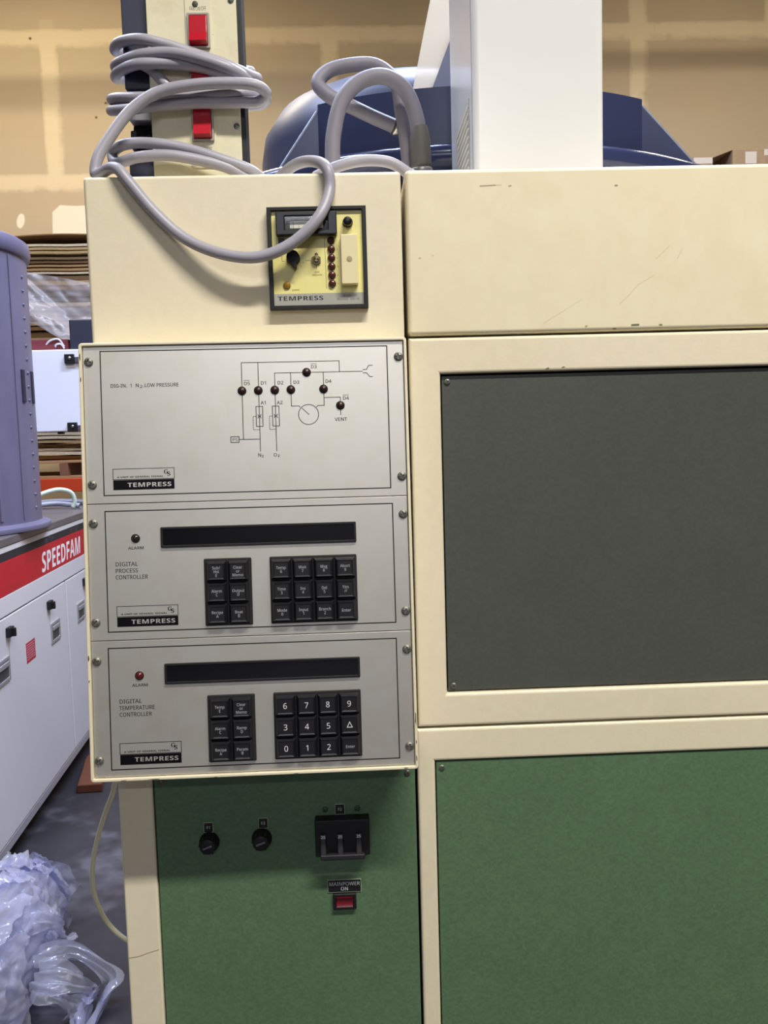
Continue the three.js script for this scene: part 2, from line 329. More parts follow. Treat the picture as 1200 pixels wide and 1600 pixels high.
// ---------------------------------------------------------------- tilted control console
{
  const t = thing('control_console', 'cream box of three pale grey control panels with keypads, tilted off the cabinet', 'control panel', [-0.1647, 1.2744, 0.0823]);
  t.rotation.order = 'YXZ'; t.rotation.set(rad(-5.015), rad(0.97), rad(-0.184)); t.updateMatrixWorld();
  // wedge-shaped housing that fills the space to the cabinet front
  const inv = t.matrixWorld.clone().invert(), pts = [];
  for (const sx of [-1, 1]) for (const sy of [-1, 1]) {
    const f = V([sx * 0.2425, sy * 0.3245, -0.0145]); pts.push(f);
    const w = f.clone().applyMatrix4(t.matrixWorld); pts.push(V([w.x, w.y + (sy > 0 ? -0.004 : 0.004), 0.0012]).applyMatrix4(inv));
  }
  const wedge = new ConvexGeometry(pts); part(t, 'housing', metric(wedge), M.cream);
  part(t, 'rim', frameGeo([-0.244, 0.244, -0.3262, 0.3262], [-0.2394, 0.2394, -0.3216, 0.3216], 0.014, 0.0014, 0.006, 0.002), M.cream);
  const S = 4, HW = 0.2385;
  const line = (c, X, Y, w, ...p) => { c.lineWidth = w * S; c.beginPath(); p.forEach(([u, v], i) => (i ? c.lineTo(X(u), Y(v)) : c.moveTo(X(u), Y(v)))); c.stroke(); };
  function logo(c, X, Y, u0, u1, v0, v1) {
    const vm = v0 + (v1 - v0) * 0.47;
    c.strokeStyle = '#1c1c20'; c.fillStyle = '#1c1c20'; c.lineWidth = 0.8 * S; c.strokeRect(X(u0), Y(v1), (u1 - u0) * S, (v1 - vm - 0.8) * S);
    c.fillRect(X(u0), Y(vm), (u1 - u0) * S, (vm - v0) * S);
    c.textBaseline = 'middle'; c.textAlign = 'left'; c.save(); c.translate(X(u0 + 6), Y(vm + 4.2)); c.scale(1.45, 1); c.font = 'bold ' + 3.6 * S + 'px sans-serif'; c.fillText('A UNIT OF GENERAL SIGNAL', 0, 0, 47 * S); c.restore();
    c.font = 'bold ' + 9 * S + 'px serif'; c.fillText('G', X(u1 - 15.5), Y(v1 - 5.6)); c.fillText('S', X(u1 - 10.5), Y(v1 - 9));
    c.fillStyle = '#e2e0d8'; c.save(); c.translate(X(u1 - 4), Y((v0 + vm) / 2 - 0.3)); c.scale(1.5, 1); c.textAlign = 'right'; c.font = 'bold ' + 9 * S + 'px sans-serif'; c.fillText('TEMPRESS', 0, 0); c.restore();
  }
  function panel(v0, v1, name, draw, label) {   // thin printed plate; millimetres in the console's own frame
    const tex = canvasTex(HW * 2000 * S, Math.round((v1 - v0) * S), (c, w, h) => {
      const X = (u) => w / 2 + u * S, Y = (v) => (v1 - v) * S;
      c.fillStyle = '#dddad1'; c.fillRect(0, 0, w, h);
      for (let i = 0; i < 300; i++) { c.fillStyle = rnd() < 0.5 ? 'rgba(190,186,176,0.05)' : 'rgba(222,220,212,0.05)'; c.beginPath(); c.ellipse(rnd() * w, rnd() * h, rr(20, 160), rr(20, 90), rnd() * 3, 0, 7); c.fill(); }
      c.strokeStyle = '#1b1b1e'; c.fillStyle = '#1b1b1e'; draw(c, X, Y);
    });
    const g = lim(-HW, HW, v0 / 1000 + 0.0004, v1 / 1000 - 0.0004, -0.007, -0.005, 0.0004);
    faceUV(g, -HW, HW, v0 / 1000, v1 / 1000);
    return part(t, name, g, std(0xffffff, 0.45, { map: tex, metalness: 0.88 }), null, label);
  }
  const text = (c, s, x, y, size, o = {}) => {
    c.save(); c.textAlign = o.align || 'center'; c.textBaseline = 'middle'; c.font = (o.bold ? 'bold ' : '') + size * S + 'px sans-serif'; c.translate(x, y); c.scale(o.fit ? o.fit * S / c.measureText(s).width : o.sx || 1, 1); c.fillText(s, 0, 0); if (o.heavy) { c.lineWidth = o.heavy * S; c.strokeText(s, 0, 0); } c.restore();
  };
  const frame = (c, X, Y, u0, u1, v0, v1) => { c.lineWidth = 1.5 * S; c.strokeRect(X(u0), Y(v1), (u1 - u0) * S, (v1 - v0) * S); };
  panel(87, 321, 'gas_panel', (c, X, Y) => {
    frame(c, X, Y, -213.5, 214.3, 99.2, 314);
    const H1 = { align: 'left', heavy: 0.12 };
    text(c, 'DIG-IN.', X(-199.8), Y(262.2), 7.2, { ...H1, fit: 25 }); text(c, '1', X(-171), Y(262.2), 7.2, H1); text(c, 'N', X(-163), Y(262.2), 7.2, { ...H1, fit: 6 }); text(c, '2', X(-156.4), Y(260.4), 6, { ...H1, fit: 4.4 }); text(c, '.LOW PRESSURE', X(-151.6), Y(262.2), 7.2, { ...H1, fit: 53 });
    const L = (...p) => line(c, X, Y, 0.95, ...p);
    L([-4.9, 177.8], [-4.9, 292.9], [141.8, 292.9], [141.8, 276.6]); L([19.8, 292.9], [20, 159]); L([44.3, 159], [44.3, 276.4], [177, 276.4]);
    L([68.3, 276.4], [68.3, 226.2], [79.5, 226.2], [81.5, 224.2]); L([117.4, 276.4], [117.4, 226.2], [108, 226.2], [105.5, 223.6]); L([117.4, 238], [142, 238], [142, 211]);
    L([-11.6, 177.8], [20, 177.8]); c.strokeRect(X(-23.6), Y(182.2), 12 * S, 8.6 * S); text(c, 'PS', X(-17.6), Y(177.7), 6.4, { sx: 1.2 });
    c.beginPath(); c.arc(X(93.6), Y(213), 15 * S, 0, 7); c.stroke(); L([84, 222.8], [94.5, 212.8]);
    for (const u of [20, 44.5]) {
      c.strokeRect(X(u - 4.9), Y(226.8), 9.8 * S, 30 * S); c.setLineDash([1.5 * S, 1 * S]); L([u, 192], [u - 9.6, 192], [u - 9.6, 212], [u - 4.9, 212]); c.setLineDash([]);
      L([u - 2.6, 215], [u - 1, 212], [u - 2.6, 209]); L([u + 2.6, 215], [u + 1, 212], [u + 2.6, 209]);
    }
    L([177, 279], [182.6, 279], [186.2, 285], [192.3, 285]); L([177, 273.9], [182.6, 273.9], [187.6, 268], [192, 268]);
    const lab = (s, u, v, bar) => { text(c, s, X(u), Y(v), 7, { sx: 1.12, heavy: 0.14 }); if (bar) line(c, X, Y, 0.6, [u - 4.6, v + 4.8], [u + 4.2, v + 4.8]); };
    lab('D5', 2.6, 261.6, 1); lab('D1', 27.7, 262); lab('D2', 52.7, 261.6); lab('D3', 76.6, 261.8); lab('D3', 103.4, 284.6, 1); lab('D4', 124.6, 262.4); lab('D4', 150.3, 236.4, 1);
    lab('A1', 26.8, 232.1); lab('A2', 51, 232); lab('VENT', 142, 204.7); lab('N', 18.6, 153.6); lab('O', 42, 153.4);
    text(c, '2', X(23.2), Y(152.2), 5.4, { bold: 1 }); text(c, '2', X(47), Y(152.2), 5.4, { bold: 1 });
    logo(c, X, Y, -199.6, -109.3, 106.9, 138.2);
  }, 'pale grey panel printed with a gas flow diagram');
  const titled = (v0, v1, fr, words, wy, alarmY, lg) => panel(v0, v1, 'controller_panel', (c, X, Y) => {
    frame(c, X, Y, ...fr); text(c, 'ALARM', X(-168.6), Y(alarmY), 6, { fit: 23.5, heavy: 0.14 });
    words.forEach((s, i) => text(c, s, X(-200.4), Y(wy - 9.75 * i), 8.4, { align: 'left', fit: s.length * 4.75 + 0.5, heavy: 0.08 }));
    logo(c, X, Y, ...lg);
  }, 'pale grey panel with a dark display and two keypads');
  titled(-117, 86.6, [-213, 216.1, -104.3, 75.5], ['DIGITAL', 'PROCESS', 'CONTROLLER'], -3.7, 19.8, [-199.6, -109.5, -97.1, -66.7]);
  titled(-321, -117.4, [-214, 216, -309.7, -128.7], ['DIGITAL', 'TEMPERATURE', 'CONTROLLER'], -208.5, -184.9, [-201, -110.5, -303, -270.9]);
  // indicator lights
  const ringG = latheZ([[0.0052, 0], [0.0066, 0], [0.0066, 0.0012], [0.0052, 0.0012], [0.0052, 0]], 24), lensG = latheZ([[0.0054, 0], [0.0054, 0.001], [0.0045, 0.0032], [0.0025, 0.0046], [0.0001, 0.005]], 20);
  const light = (u, v, m) => { const r = part(t, 'indicator_light', ringG, M.black, [u / 1000, v / 1000, -0.005]); part(r, 'lens', lensG, m); };
  for (const [u, v] of [[-5, 250.7], [19.4, 250.8], [44, 250.9], [68.1, 251], [117.2, 250.9], [141.8, 225.6], [92.4, 276.5]]) light(u, v, M.ledRed);
  light(-169, 34.2, M.ledDark); light(-169.1, -170.6, phys(0x5a1016, 0.2, { clearcoat: 0.6 }));
  // screws
  for (const [u, v] of [[-230.6, 298.3], [231.4, 297.4], [-230.4, 115.4], [231.6, 116.3], [-230.5, 57.8], [231.8, 59], [-231, -89.6], [231.6, -87.6], [-231.4, -147.4], [231.6, -145.6], [-231.8, -295.4], [231.6, -292.4]]) {
    const s = part(t, 'screw', screwBig, M.screw, [u / 1000, v / 1000, -0.005]); s.rotation.z = rr(0, 1.5);
  }
  // displays
  const glass = phys(0x07070b, 0.12, { clearcoat: 1, clearcoatRoughness: 0.05 });
  for (const v of [34.4, -169.3]) {
    const d = part(t, 'display', frameGeo([-0.1458, 0.1458, -0.0155, 0.0155], [-0.142, 0.142, -0.0118, 0.0118], 0.005, 0.0008, 0.002, 0.001), M.black, [0.0142, v / 1000, -0.001]);
    part(d, 'glass', lim(-0.143, 0.143, -0.0126, 0.0126, -0.0035, -0.0015, 0.0004), glass);
  }
  // keys: square foot, sloping flanks, slightly dished top
  const legends = [['Sub/|Hst|E', 'Clear|or|Memo', 'Alarm|C', 'Output|D', 'Recipe|A', 'Boat|B'], ['Temp|6', 'Wait|7', 'Msg|8', 'Abort|9', 'Time|3', 'Ins|4', 'Del|5', 'Titn|//', 'Mode|0', 'Input|1', 'Branch|2', 'Enter'],
    ['Temp|E', 'Clear|or|Memo', 'Alarm|C', 'Ramp|D', 'Recipe|A', 'Param|B'], ['=6', '=7', '=8', '=9', '=3', '=4', '=5', '^', '=0', '=1', '=2', 'Enter']];
  const N = 6, CELL = 128;
  const atlas = canvasTex(N * CELL, N * CELL, (c) => {
    c.fillStyle = '#1a1a1f'; c.fillRect(0, 0, N * CELL, N * CELL); c.textAlign = 'center'; c.textBaseline = 'middle';
    legends.flat().forEach((s, i) => {
      const x = (i % N + 0.5) * CELL, y = (Math.floor(i / N) + 0.5) * CELL; c.fillStyle = '#d8d8d8'; c.strokeStyle = '#d8d8d8';
      if (s[0] === '=') { c.font = '66px sans-serif'; c.fillText(s[1], x, y - 2); }
      else if (s === '^') { c.lineWidth = 6; c.beginPath(); c.moveTo(x, y - 26); c.lineTo(x + 21, y + 16); c.lineTo(x - 21, y + 16); c.closePath(); c.stroke(); }
      else { const l = s.split('|'); c.fillStyle = '#b4b4b8'; c.font = '32px sans-serif'; l.forEach((q, k) => c.fillText(q, x, y + (k - (l.length - 1) / 2) * 31, 108)); }
    });
  });
  const keyMat = std(0xffffff, 0.34, { map: atlas });
  function keyGeo(cell) {
    const P = [], UV = [], cu = (cell % N + 0.5) / N, cv = 1 - (Math.floor(cell / N) + 0.5) / N, blank = [(cell % N + 0.03) / N, 1 - (Math.floor(cell / N) + 0.03) / N];
    const ring = (h, z, oy = 0) => [[-h, -h + oy, z], [h, -h + oy, z], [h, h + oy, z], [-h, h + oy, z]];
    const R = [ring(0.0150, 0), ring(0.0147, 0.0032), ring(0.0116, 0.0092, -0.0008), ring(0.0096, 0.0086, -0.0008)];
    const tri = (a, b, d, top) => { for (const q of [a, b, d]) { P.push(...q); if (top) UV.push(cu + q[0] / 0.0232 / N, cv + (q[1] + 0.0008) / 0.0232 / N); else UV.push(...blank); } };
    for (let k = 0; k < 3; k++) for (let i = 0; i < 4; i++) { const j = (i + 1) % 4, top = k === 2; tri(R[k][i], R[k][j], R[k + 1][j], top); tri(R[k][i], R[k + 1][j], R[k + 1][i], top); }
    tri(R[3][0], R[3][1], R[3][2], true); tri(R[3][0], R[3][2], R[3][3], true);
    const g = new THREE.BufferGeometry(); g.setAttribute('position', new THREE.Float32BufferAttribute(P, 3)); g.setAttribute('uv', new THREE.Float32BufferAttribute(UV, 2)); g.computeVertexNormals(); return g;
  }
  let cell = 0;
  for (const [u, v, cols, w] of [[-33.5, -49.5, 2, 70.6], [94.2, -49.4, 4, 130.4], [-34.2, -253.6, 2, 70.6], [94.3, -253.3, 4, 131]]) {
    const k = part(t, 'keypad', rbox(w / 1000, 0.1005, 0.004, 0.0018), M.blackRubber, [u / 1000, v / 1000, -0.003]);
    for (let r = 0; r < 3; r++) for (let q = 0; q < cols; q++) part(k, 'key', keyGeo(cell++), keyMat, [(q - (cols - 1) / 2) * 0.0318, (1 - r) * 0.0318, 0.002]);
  }
  // chipped paint along the rim
  const chipMat = std(0x4a4438, 0.7);
  for (const [u, v, w, h] of [[-241.8, 306, 2.2, 13], [-241.6, 272, 2, 8], [-241.6, -142, 2.4, 10], [-242, -176, 2, 4], [-150, -324.6, 22, 1.4], [-196, -325, 12, 1.2], [-60, -325, 7, 1], [241.8, -250, 2.2, 26], [241.8, -285, 1.8, 8], [225, -324, 9, 2], [241.6, -310, 2, 12], [60, -325, 9, 1]]) {
    const s = new THREE.Shape(); const n = 9;
    for (let i = 0; i < n; i++) { const a = i / n * 6.283, k = rr(0.6, 1.1) / 2000; const x = Math.cos(a) * w * k, y = Math.sin(a) * h * k; i ? s.lineTo(x, y) : s.moveTo(x, y); }
    part(t, 'paint_chip', extrude(s, 0.0004, 0.00005), chipMat, [u / 1000, v / 1000, -0.0002]);
  }
}

// ---------------------------------------------------------------- meter module on the upper cover
{
  const t = thing('meter_module', 'square yellow instrument module with a black surround and dial meter', 'meter', [-0.0507, 1.7255, 0.0004]);
  part(t, 'surround', frameGeo([-0.0757, 0.0757, -0.0768, 0.0768], [-0.0693, 0.0693, -0.071, 0.0715], 0.014, 0.0008), M.black, [0, 0, 0.014]);
  const FW = 0.0693, S = 6;
  const tex = canvasTex(FW * 2000 * S, 142.5 * S, (c, w, h) => {
    const X = (u) => w / 2 + u * S, Y = (v) => (71.5 - v) * S;
    c.fillStyle = '#e6dc8e'; c.fillRect(0, 0, w, h);
    for (let i = 0; i < 120; i++) { c.fillStyle = rnd() < 0.5 ? 'rgba(214,202,120,0.06)' : 'rgba(240,232,170,0.06)'; c.beginPath(); c.ellipse(rnd() * w, rnd() * h, rr(20, 90), rr(20, 90), 0, 0, 7); c.fill(); }
    c.fillStyle = '#26241e'; c.strokeStyle = '#26241e'; c.textAlign = 'center'; c.textBaseline = 'middle';
    c.lineWidth = 0.5 * S; c.beginPath(); c.moveTo(X(11), Y(31)); c.lineTo(X(11.8), Y(-46.5)); c.stroke();
    c.beginPath(); c.moveTo(X(-55), Y(19)); c.lineTo(X(-55), Y(-3.5)); c.lineTo(X(-51), Y(-3.5)); c.stroke();
    c.beginPath(); c.moveTo(X(-43), Y(30)); c.lineTo(X(-45), Y(25)); c.lineTo(X(-40), Y(26)); c.closePath(); c.fill();
    c.beginPath(); c.moveTo(X(-20), Y(-3)); c.lineTo(X(-12), Y(-3)); c.stroke(); c.beginPath(); c.moveTo(X(-2.6), Y(-10)); c.lineTo(X(-2.6), Y(-17)); c.stroke();
    c.font = 3 * S + 'px sans-serif';
    for (let i = 0; i < 6; i++) { const a = rad(52 - i * 23); c.fillText(String(i + 1), X(-37.5 + 15 * Math.cos(a)), Y(-1.5 + 15 * Math.sin(a))); c.fillText(String(i + 1), X(30), Y(26 - 13 * i)); }
    c.font = 4.2 * S + 'px sans-serif'; c.fillText('cool', X(-2), Y(-20.5)); c.fillText('setpoint', X(-2), Y(-25)); c.fillText('power', X(-35.5), Y(-47));
    c.fillStyle = '#a5a59a'; c.fillRect(0, Y(-52.8), w, h);
    c.fillStyle = '#24241f'; c.save(); c.translate(X(-64), Y(-60)); c.scale(1.62, 1); c.textAlign = 'left'; c.font = 'bold ' + 9 * S + 'px sans-serif'; c.fillText('TEMPRESS', 0, 0); c.restore();
    c.font = 4.4 * S + 'px sans-serif'; c.fillText('model 201', X(48), Y(-56.8)); c.fillText('PROVIDE  050~10', X(44.5), Y(-62.5));
  });
  part(t, 'face_plate', faceUV(lim(-FW, FW, -0.071, 0.0715, 0.006, 0.009, 0.0004), -FW, FW, -0.071, 0.0715), std(0xffffff, 0.4, { map: tex }), null, 'pale yellow printed plate');
  const Z = 0.009, o = (v) => (v + 2.5) / 1000;
  const mt = part(t, 'dial_meter', frameGeo([-0.0463, 0.0463, -0.0175, 0.0175], [-0.0325, 0.0325, -0.0105, 0.0105], 0.013, 0.0015, 0.002, 0.001), M.blackGloss, [-0.0155, o(48), Z + 0.0128]);
  const dial = canvasTex(390, 126, (c, w, h) => { c.fillStyle = '#2b2b2a'; c.fillRect(0, 0, w, h); c.fillStyle = '#e4e0d2'; c.fillRect(44, 34, w - 88, h - 62); c.strokeStyle = '#333'; c.lineWidth = 2; for (let i = 0; i <= 20; i++) { c.beginPath(); c.moveTo(56 + i * 13.8, 50); c.lineTo(56 + i * 13.8, i % 5 ? 62 : 74); c.stroke(); } c.fillStyle = '#333'; c.font = '17px sans-serif'; c.textAlign = 'center'; ['0', '5', '10', '15', '20'].forEach((q, i) => c.fillText(q, 60 + i * 67, 92)); });
  part(mt, 'dial', faceUV(lim(-0.0325, 0.0325, -0.0105, 0.0105, -0.0095, -0.0085, 0), -0.0325, 0.0325, -0.0105, 0.0105), std(0xffffff, 0.6, { map: dial }));
  part(mt, 'needle', lim(-0.0204, -0.0198, -0.007, 0.006, -0.0082, -0.0078, 0), M.redDark);
  part(mt, 'window', lim(-0.033, 0.033, -0.011, 0.011, -0.0035, -0.0025, 0.0004), phys(0xffffff, 0.05, { transmission: 1, thickness: 0, ior: 1.45 }), null, 'clear meter window');
  part(t, 'push_button', latheZ([[0.0001, 0], [0.0078, 0], [0.0078, 0.003], [0.0068, 0.004], [0.0066, 0.011], [0.0055, 0.0125], [0.0001, 0.0128]]), M.blackGloss, [0.0475, o(50), Z], 'black round button');
  const lensG = latheZ([[0.006, 0], [0.006, 0.0014], [0.0048, 0.0034], [0.0026, 0.0046], [0.0001, 0.005]], 20), brown = phys(0x4a2420, 0.25, { clearcoat: 0.5 });
  for (let i = 0; i < 6; i++) part(t, 'indicator_light', lensG, brown, [0.0209, o(23.5 - 13 * i), Z], 'dark brown lens');
  const bl = part(t, 'cover_block', rbox(0.0252, 0.0745, 0.013, 0.0015), std(0xe3d7ab, 0.45), [0.0483, o(-7.2), Z + 0.0065], 'raised cream block');
  part(bl, 'plug', latheZ([[0.0001, 0], [0.0044, 0], [0.0044, 0.0004], [0.0001, 0.0006]]), std(0xa89a70, 0.6), [0.0002, 0, 0.0064]);
  const s = new THREE.Shape(); s.absarc(0, 0, 0.0098, rad(200), rad(-70 + 0), true); s.lineTo(0.0022, -0.0172); s.quadraticCurveTo(0.0008, -0.0188, -0.0006, -0.0172); s.closePath();
  const kn = part(t, 'selector_knob', extrude(s, 0.014, 0.0012), M.blackRubber, [-0.0375, o(-2), Z + 0.001]); kn.rotation.z = 0.14;
  part(kn, 'skirt', latheZ([[0.0001, -0.001], [0.0104, -0.001], [0.0104, 0.0015], [0.0001, 0.0015]]), M.black);
  const nut = part(t, 'toggle_switch', new THREE.CylinderGeometry(0.0078, 0.0078, 0.003, 6).rotateX(Math.PI / 2), std(0x6d5c48, 0.4, { metalness: 0.8 }), [-0.0026, o(-5.4), Z + 0.0015]);
  part(nut, 'lever', latheZ([[0.0001, 0], [0.0042, 0], [0.0042, 0.004], [0.002, 0.005], [0.0026, 0.015], [0.0019, 0.017], [0.0001, 0.0175]], 16), M.chrome, [0, 0, 0.0012]).rotation.set(-0.35, 0.08, 0);
  part(t, 'lamp_lens', latheZ([[0.0057, 0], [0.0057, 0.0016], [0.004, 0.003], [0.0001, 0.0036]], 20), phys(0x8f6d1e, 0.25, { clearcoat: 0.5 }), [-0.0488, o(-42.6), Z], 'amber lens');
  part(t, 'slide_switch', rbox(0.0095, 0.0115, 0.004, 0.0006), M.black, [-0.0548, o(22), Z + 0.002]);
}

// ---------------------------------------------------------------- switch box on top of the control cabinet
const TOP = 1.8565;
{
  const t = thing('switch_box', 'upright cream switch box with red rocker switches, wrapped in grey cable', 'switch box', [-0.24, TOP, -0.1]);
  const H = 0.52, ivory = std(0xffffff, 0.45, { map: creamTone });
  part(t, 'body', lim(-0.074, 0.0745, 0.002, H, -0.05, -0.0035, 0.002), M.black);
  const plate = canvasTex(340, 1024, (c, w, h) => {
    c.fillStyle = '#d9d3b4'; c.fillRect(0, 0, w, h);
    for (let i = 0; i < 220; i++) { c.fillStyle = rnd() < 0.6 ? 'rgba(176,168,132,0.07)' : 'rgba(236,232,206,0.08)'; c.beginPath(); c.ellipse(rnd() * w, rnd() * h, rr(3, 40), rr(3, 50), rnd() * 3, 0, 7); c.fill(); }
    for (let i = 0; i < 40; i++) { c.fillStyle = 'rgba(90,84,62,0.25)'; c.fillRect(rnd() * w, rnd() * h, rr(1, 4), rr(1, 5)); }
  });
  part(t, 'face_plate', faceUV(lim(-0.078, 0.067, 0.004, H, -0.0035, 0, 0.0012), -0.078, 0.075, 0, H), std(0xffffff, 0.42, { map: plate }), null, 'scuffed cream front plate');
  const strip = canvasTex(168, 1024, (c, w, h) => { c.fillStyle = '#d6d0b4'; c.fillRect(0, 0, w, h); c.fillStyle = '#4a473c'; c.font = '19px sans-serif'; c.textAlign = 'center'; const k = h / (H - 0.04); for (const y of [0.286, 0.066]) c.fillText('FAN ON/OFF', w / 2, h - (y - 0.04) * k, 122); });
  part(t, 'switch_strip', faceUV(lim(-0.0155, 0.0265, 0.04, H, 0, 0.0022, 0.0006), -0.0155, 0.0265, 0.04, H), std(0xffffff, 0.42, { map: strip }));
  const s = new THREE.Shape(); s.moveTo(-0.023, -0.006); s.lineTo(-0.023, 0.002); s.lineTo(-0.02, 0.0125); s.lineTo(-0.006, 0.0055); s.lineTo(0.0225, 0.0015); s.lineTo(0.0225, -0.006); s.closePath();
  const s2 = new THREE.Shape(); s2.moveTo(-0.0225, -0.006); s2.lineTo(-0.0225, 0.002); s2.lineTo(0.006, 0.004); s2.lineTo(0.02, 0.011); s2.lineTo(0.0225, 0.002); s2.lineTo(0.0225, -0.006); s2.closePath();
  for (const [y, sh] of [[0.2535, s], [0.1815, s], [0.1085, s]]) {
    const f = part(t, 'rocker_switch', frameGeo([-0.018, 0.018, -0.0275, 0.0275], [-0.0145, 0.0145, -0.0238, 0.0238], 0.005, 0.0008, 0.002, 0.001), std(0x9a958a, 0.4), [0.0055, y, 0.0065]);
    part(f, 'rocker', profileX(sh, 0.0282, 0.0008), M.red, [0, 0, 0], 'glossy red rocker');
  }
  part(t, 'hole_plug', latheZ([[0.0001, 0], [0.0048, 0], [0.0044, 0.001], [0.0001, 0.0012]]), std(0x3a3a34, 0.5), [0.0015, 0.296, 0.0022]);
  for (const [x, y] of [[-0.066, 0.0125], [0.059, 0.3025], [0.06, 0.105], [0.062, 0.019]]) part(t, 'screw', screwSmall, M.screw, [x, y, 0]);
  const navy = std(0x2c2f44, 0.5);
  part(t, 'side_channel', lim(-0.1215, -0.0785, 0.172, H, -0.075, -0.014, 0.002), navy, null, 'dark blue metal channel');
  part(t, 'terminal_cover', lim(-0.119, -0.079, 0.124, 0.172, -0.07, -0.02, 0.002), std(0x8f8f96, 0.4));
  part(t, 'cable_gland', merge([lim(-0.118, -0.08, 0.064, 0.124, -0.07, -0.04, 0.004), latheZ([[0.0001, 0], [0.014, 0], [0.014, 0.012], [0.011, 0.014], [0.011, 0.024], [0.0001, 0.024]], 12).translate(-0.096, 0.092, -0.04), rbox(0.012, 0.03, 0.02, 0.003).translate(-0.112, 0.094, -0.03)]), M.black);
  part(t, 'foot', lim(-0.1215, -0.079, 0, 0.064, -0.075, -0.016, 0.002), navy);
}
// ---------------------------------------------------------------- grey cable wound round the switch box and hung over the front
const coilPath=[[-0.163,2.084,-0.19],[-0.282,2.156,-0.3],[-0.392,2.169,-0.3],[-0.396,2.126,-0.2],[-0.362,2.101,-0.11],[-0.325,2.094,-0.086],[-0.285,2.085,-0.086],[-0.25,2.074,-0.088],[-0.2,2.057,-0.088],[-0.161,2.044,-0.1],[-0.158,2.077,-0.2],[-0.283,2.133,-0.3],[-0.393,2.144,-0.3],[-0.396,2.098,-0.2],[-0.364,2.07,-0.11],[-0.327,2.07,-0.086],[-0.279,2.07,-0.08],[-0.223,2.055,-0.072],[-0.179,2.041,-0.078],[-0.155,2.039,-0.12],[-0.156,2.062,-0.2],[-0.284,2.11,-0.3],[-0.395,2.118,-0.3],[-0.397,2.081,-0.2],[-0.364,2.057,-0.11],[-0.332,2.056,-0.086],[-0.281,2.056,-0.086],[-0.226,2.048,-0.086],[-0.186,2.037,-0.09],[-0.161,2.038,-0.14],[-0.156,2.059,-0.22],[-0.285,2.088,-0.3],[-0.397,2.08,-0.3],[-0.41,2.052,-0.22],[-0.373,2.017,-0.12],[-0.335,2.004,-0.086],[-0.248,2.005,-0.085],[-0.166,2.008,-0.086],[-0.137,2.017,-0.12],[-0.137,2.027,-0.17],[-0.159,2.039,-0.22],[-0.286,2.07,-0.3],[-0.398,2.066,-0.3],[-0.412,2.034,-0.22],[-0.374,1.998,-0.12],[-0.341,1.987,-0.086],[-0.31,1.99,-0.083],[-0.248,1.993,-0.083],[-0.176,1.993,-0.083],[-0.14,1.995,-0.085],[-0.127,2.002,-0.075],[-0.138,2.009,-0.062],[-0.182,2.014,-0.06],[-0.243,2.012,-0.06],[-0.299,2.001,-0.06],[-0.339,1.974,-0.056],[-0.372,1.929,-0.045],[-0.391,1.892,-0.035],[-0.393,1.869,-0.03],[-0.38,1.868,-0.02],[-0.362,1.87,-0.004],[-0.348,1.864,0.0075],[-0.333,1.845,0.012],[-0.297,1.8,0.012],[-0.25,1.757,0.018],[-0.191,1.73,0.03],[-0.138,1.724,0.036],[-0.089,1.742,0.037],[-0.047,1.78,0.034],[-0.029,1.828,0.014],[-0.032,1.858,0.0105],[-0.053,1.879,-0.02],[-0.086,1.886,-0.06],[-0.126,1.869,-0.1]];
const loopPath=[[-0.128,1.865,-0.115],[-0.155,1.884,-0.08],[-0.199,1.9,-0.074],[-0.26,1.92,-0.076],[-0.321,1.93,-0.076],[-0.362,1.93,-0.084],[-0.386,1.925,-0.11],[-0.38,1.908,-0.1],[-0.336,1.906,-0.07],[-0.29,1.907,-0.066],[-0.24,1.9,-0.07],[-0.19,1.887,-0.075],[-0.151,1.866,-0.085]];
const strayPath=[[-0.33,2.059,-0.088],[-0.316,2.054,-0.1],[-0.299,2.037,-0.1],[-0.283,2.019,-0.1]];
const topPath=[[-0.051,1.868,-0.06],[-0.016,1.88,-0.05],[0.025,1.888,-0.05],[0.068,1.884,-0.05],[0.099,1.869,-0.06],[0.133,1.868,-0.1]];
const hosePathA=[[-0.036,1.905,-0.42],[-0.031,1.991,-0.42],[-0.027,2.055,-0.42],[-0.006,2.123,-0.42],[0.032,2.157,-0.42],[0.077,2.165,-0.42],[0.116,2.146,-0.43],[0.141,2.094,-0.44],[0.148,2.043,-0.45],[0.153,1.909,-0.45]];
const hosePathB=[[0.101,2.096,-0.5],[0.058,2.111,-0.49],[0.009,2.131,-0.48],[-0.037,2.154,-0.48],[-0.057,2.182,-0.49],[-0.036,2.209,-0.5],[0.012,2.221,-0.5],[0.065,2.219,-0.5],[0.103,2.182,-0.49],[0.115,2.112,-0.48],[0.126,2.015,-0.48],[0.129,1.917,-0.48]];
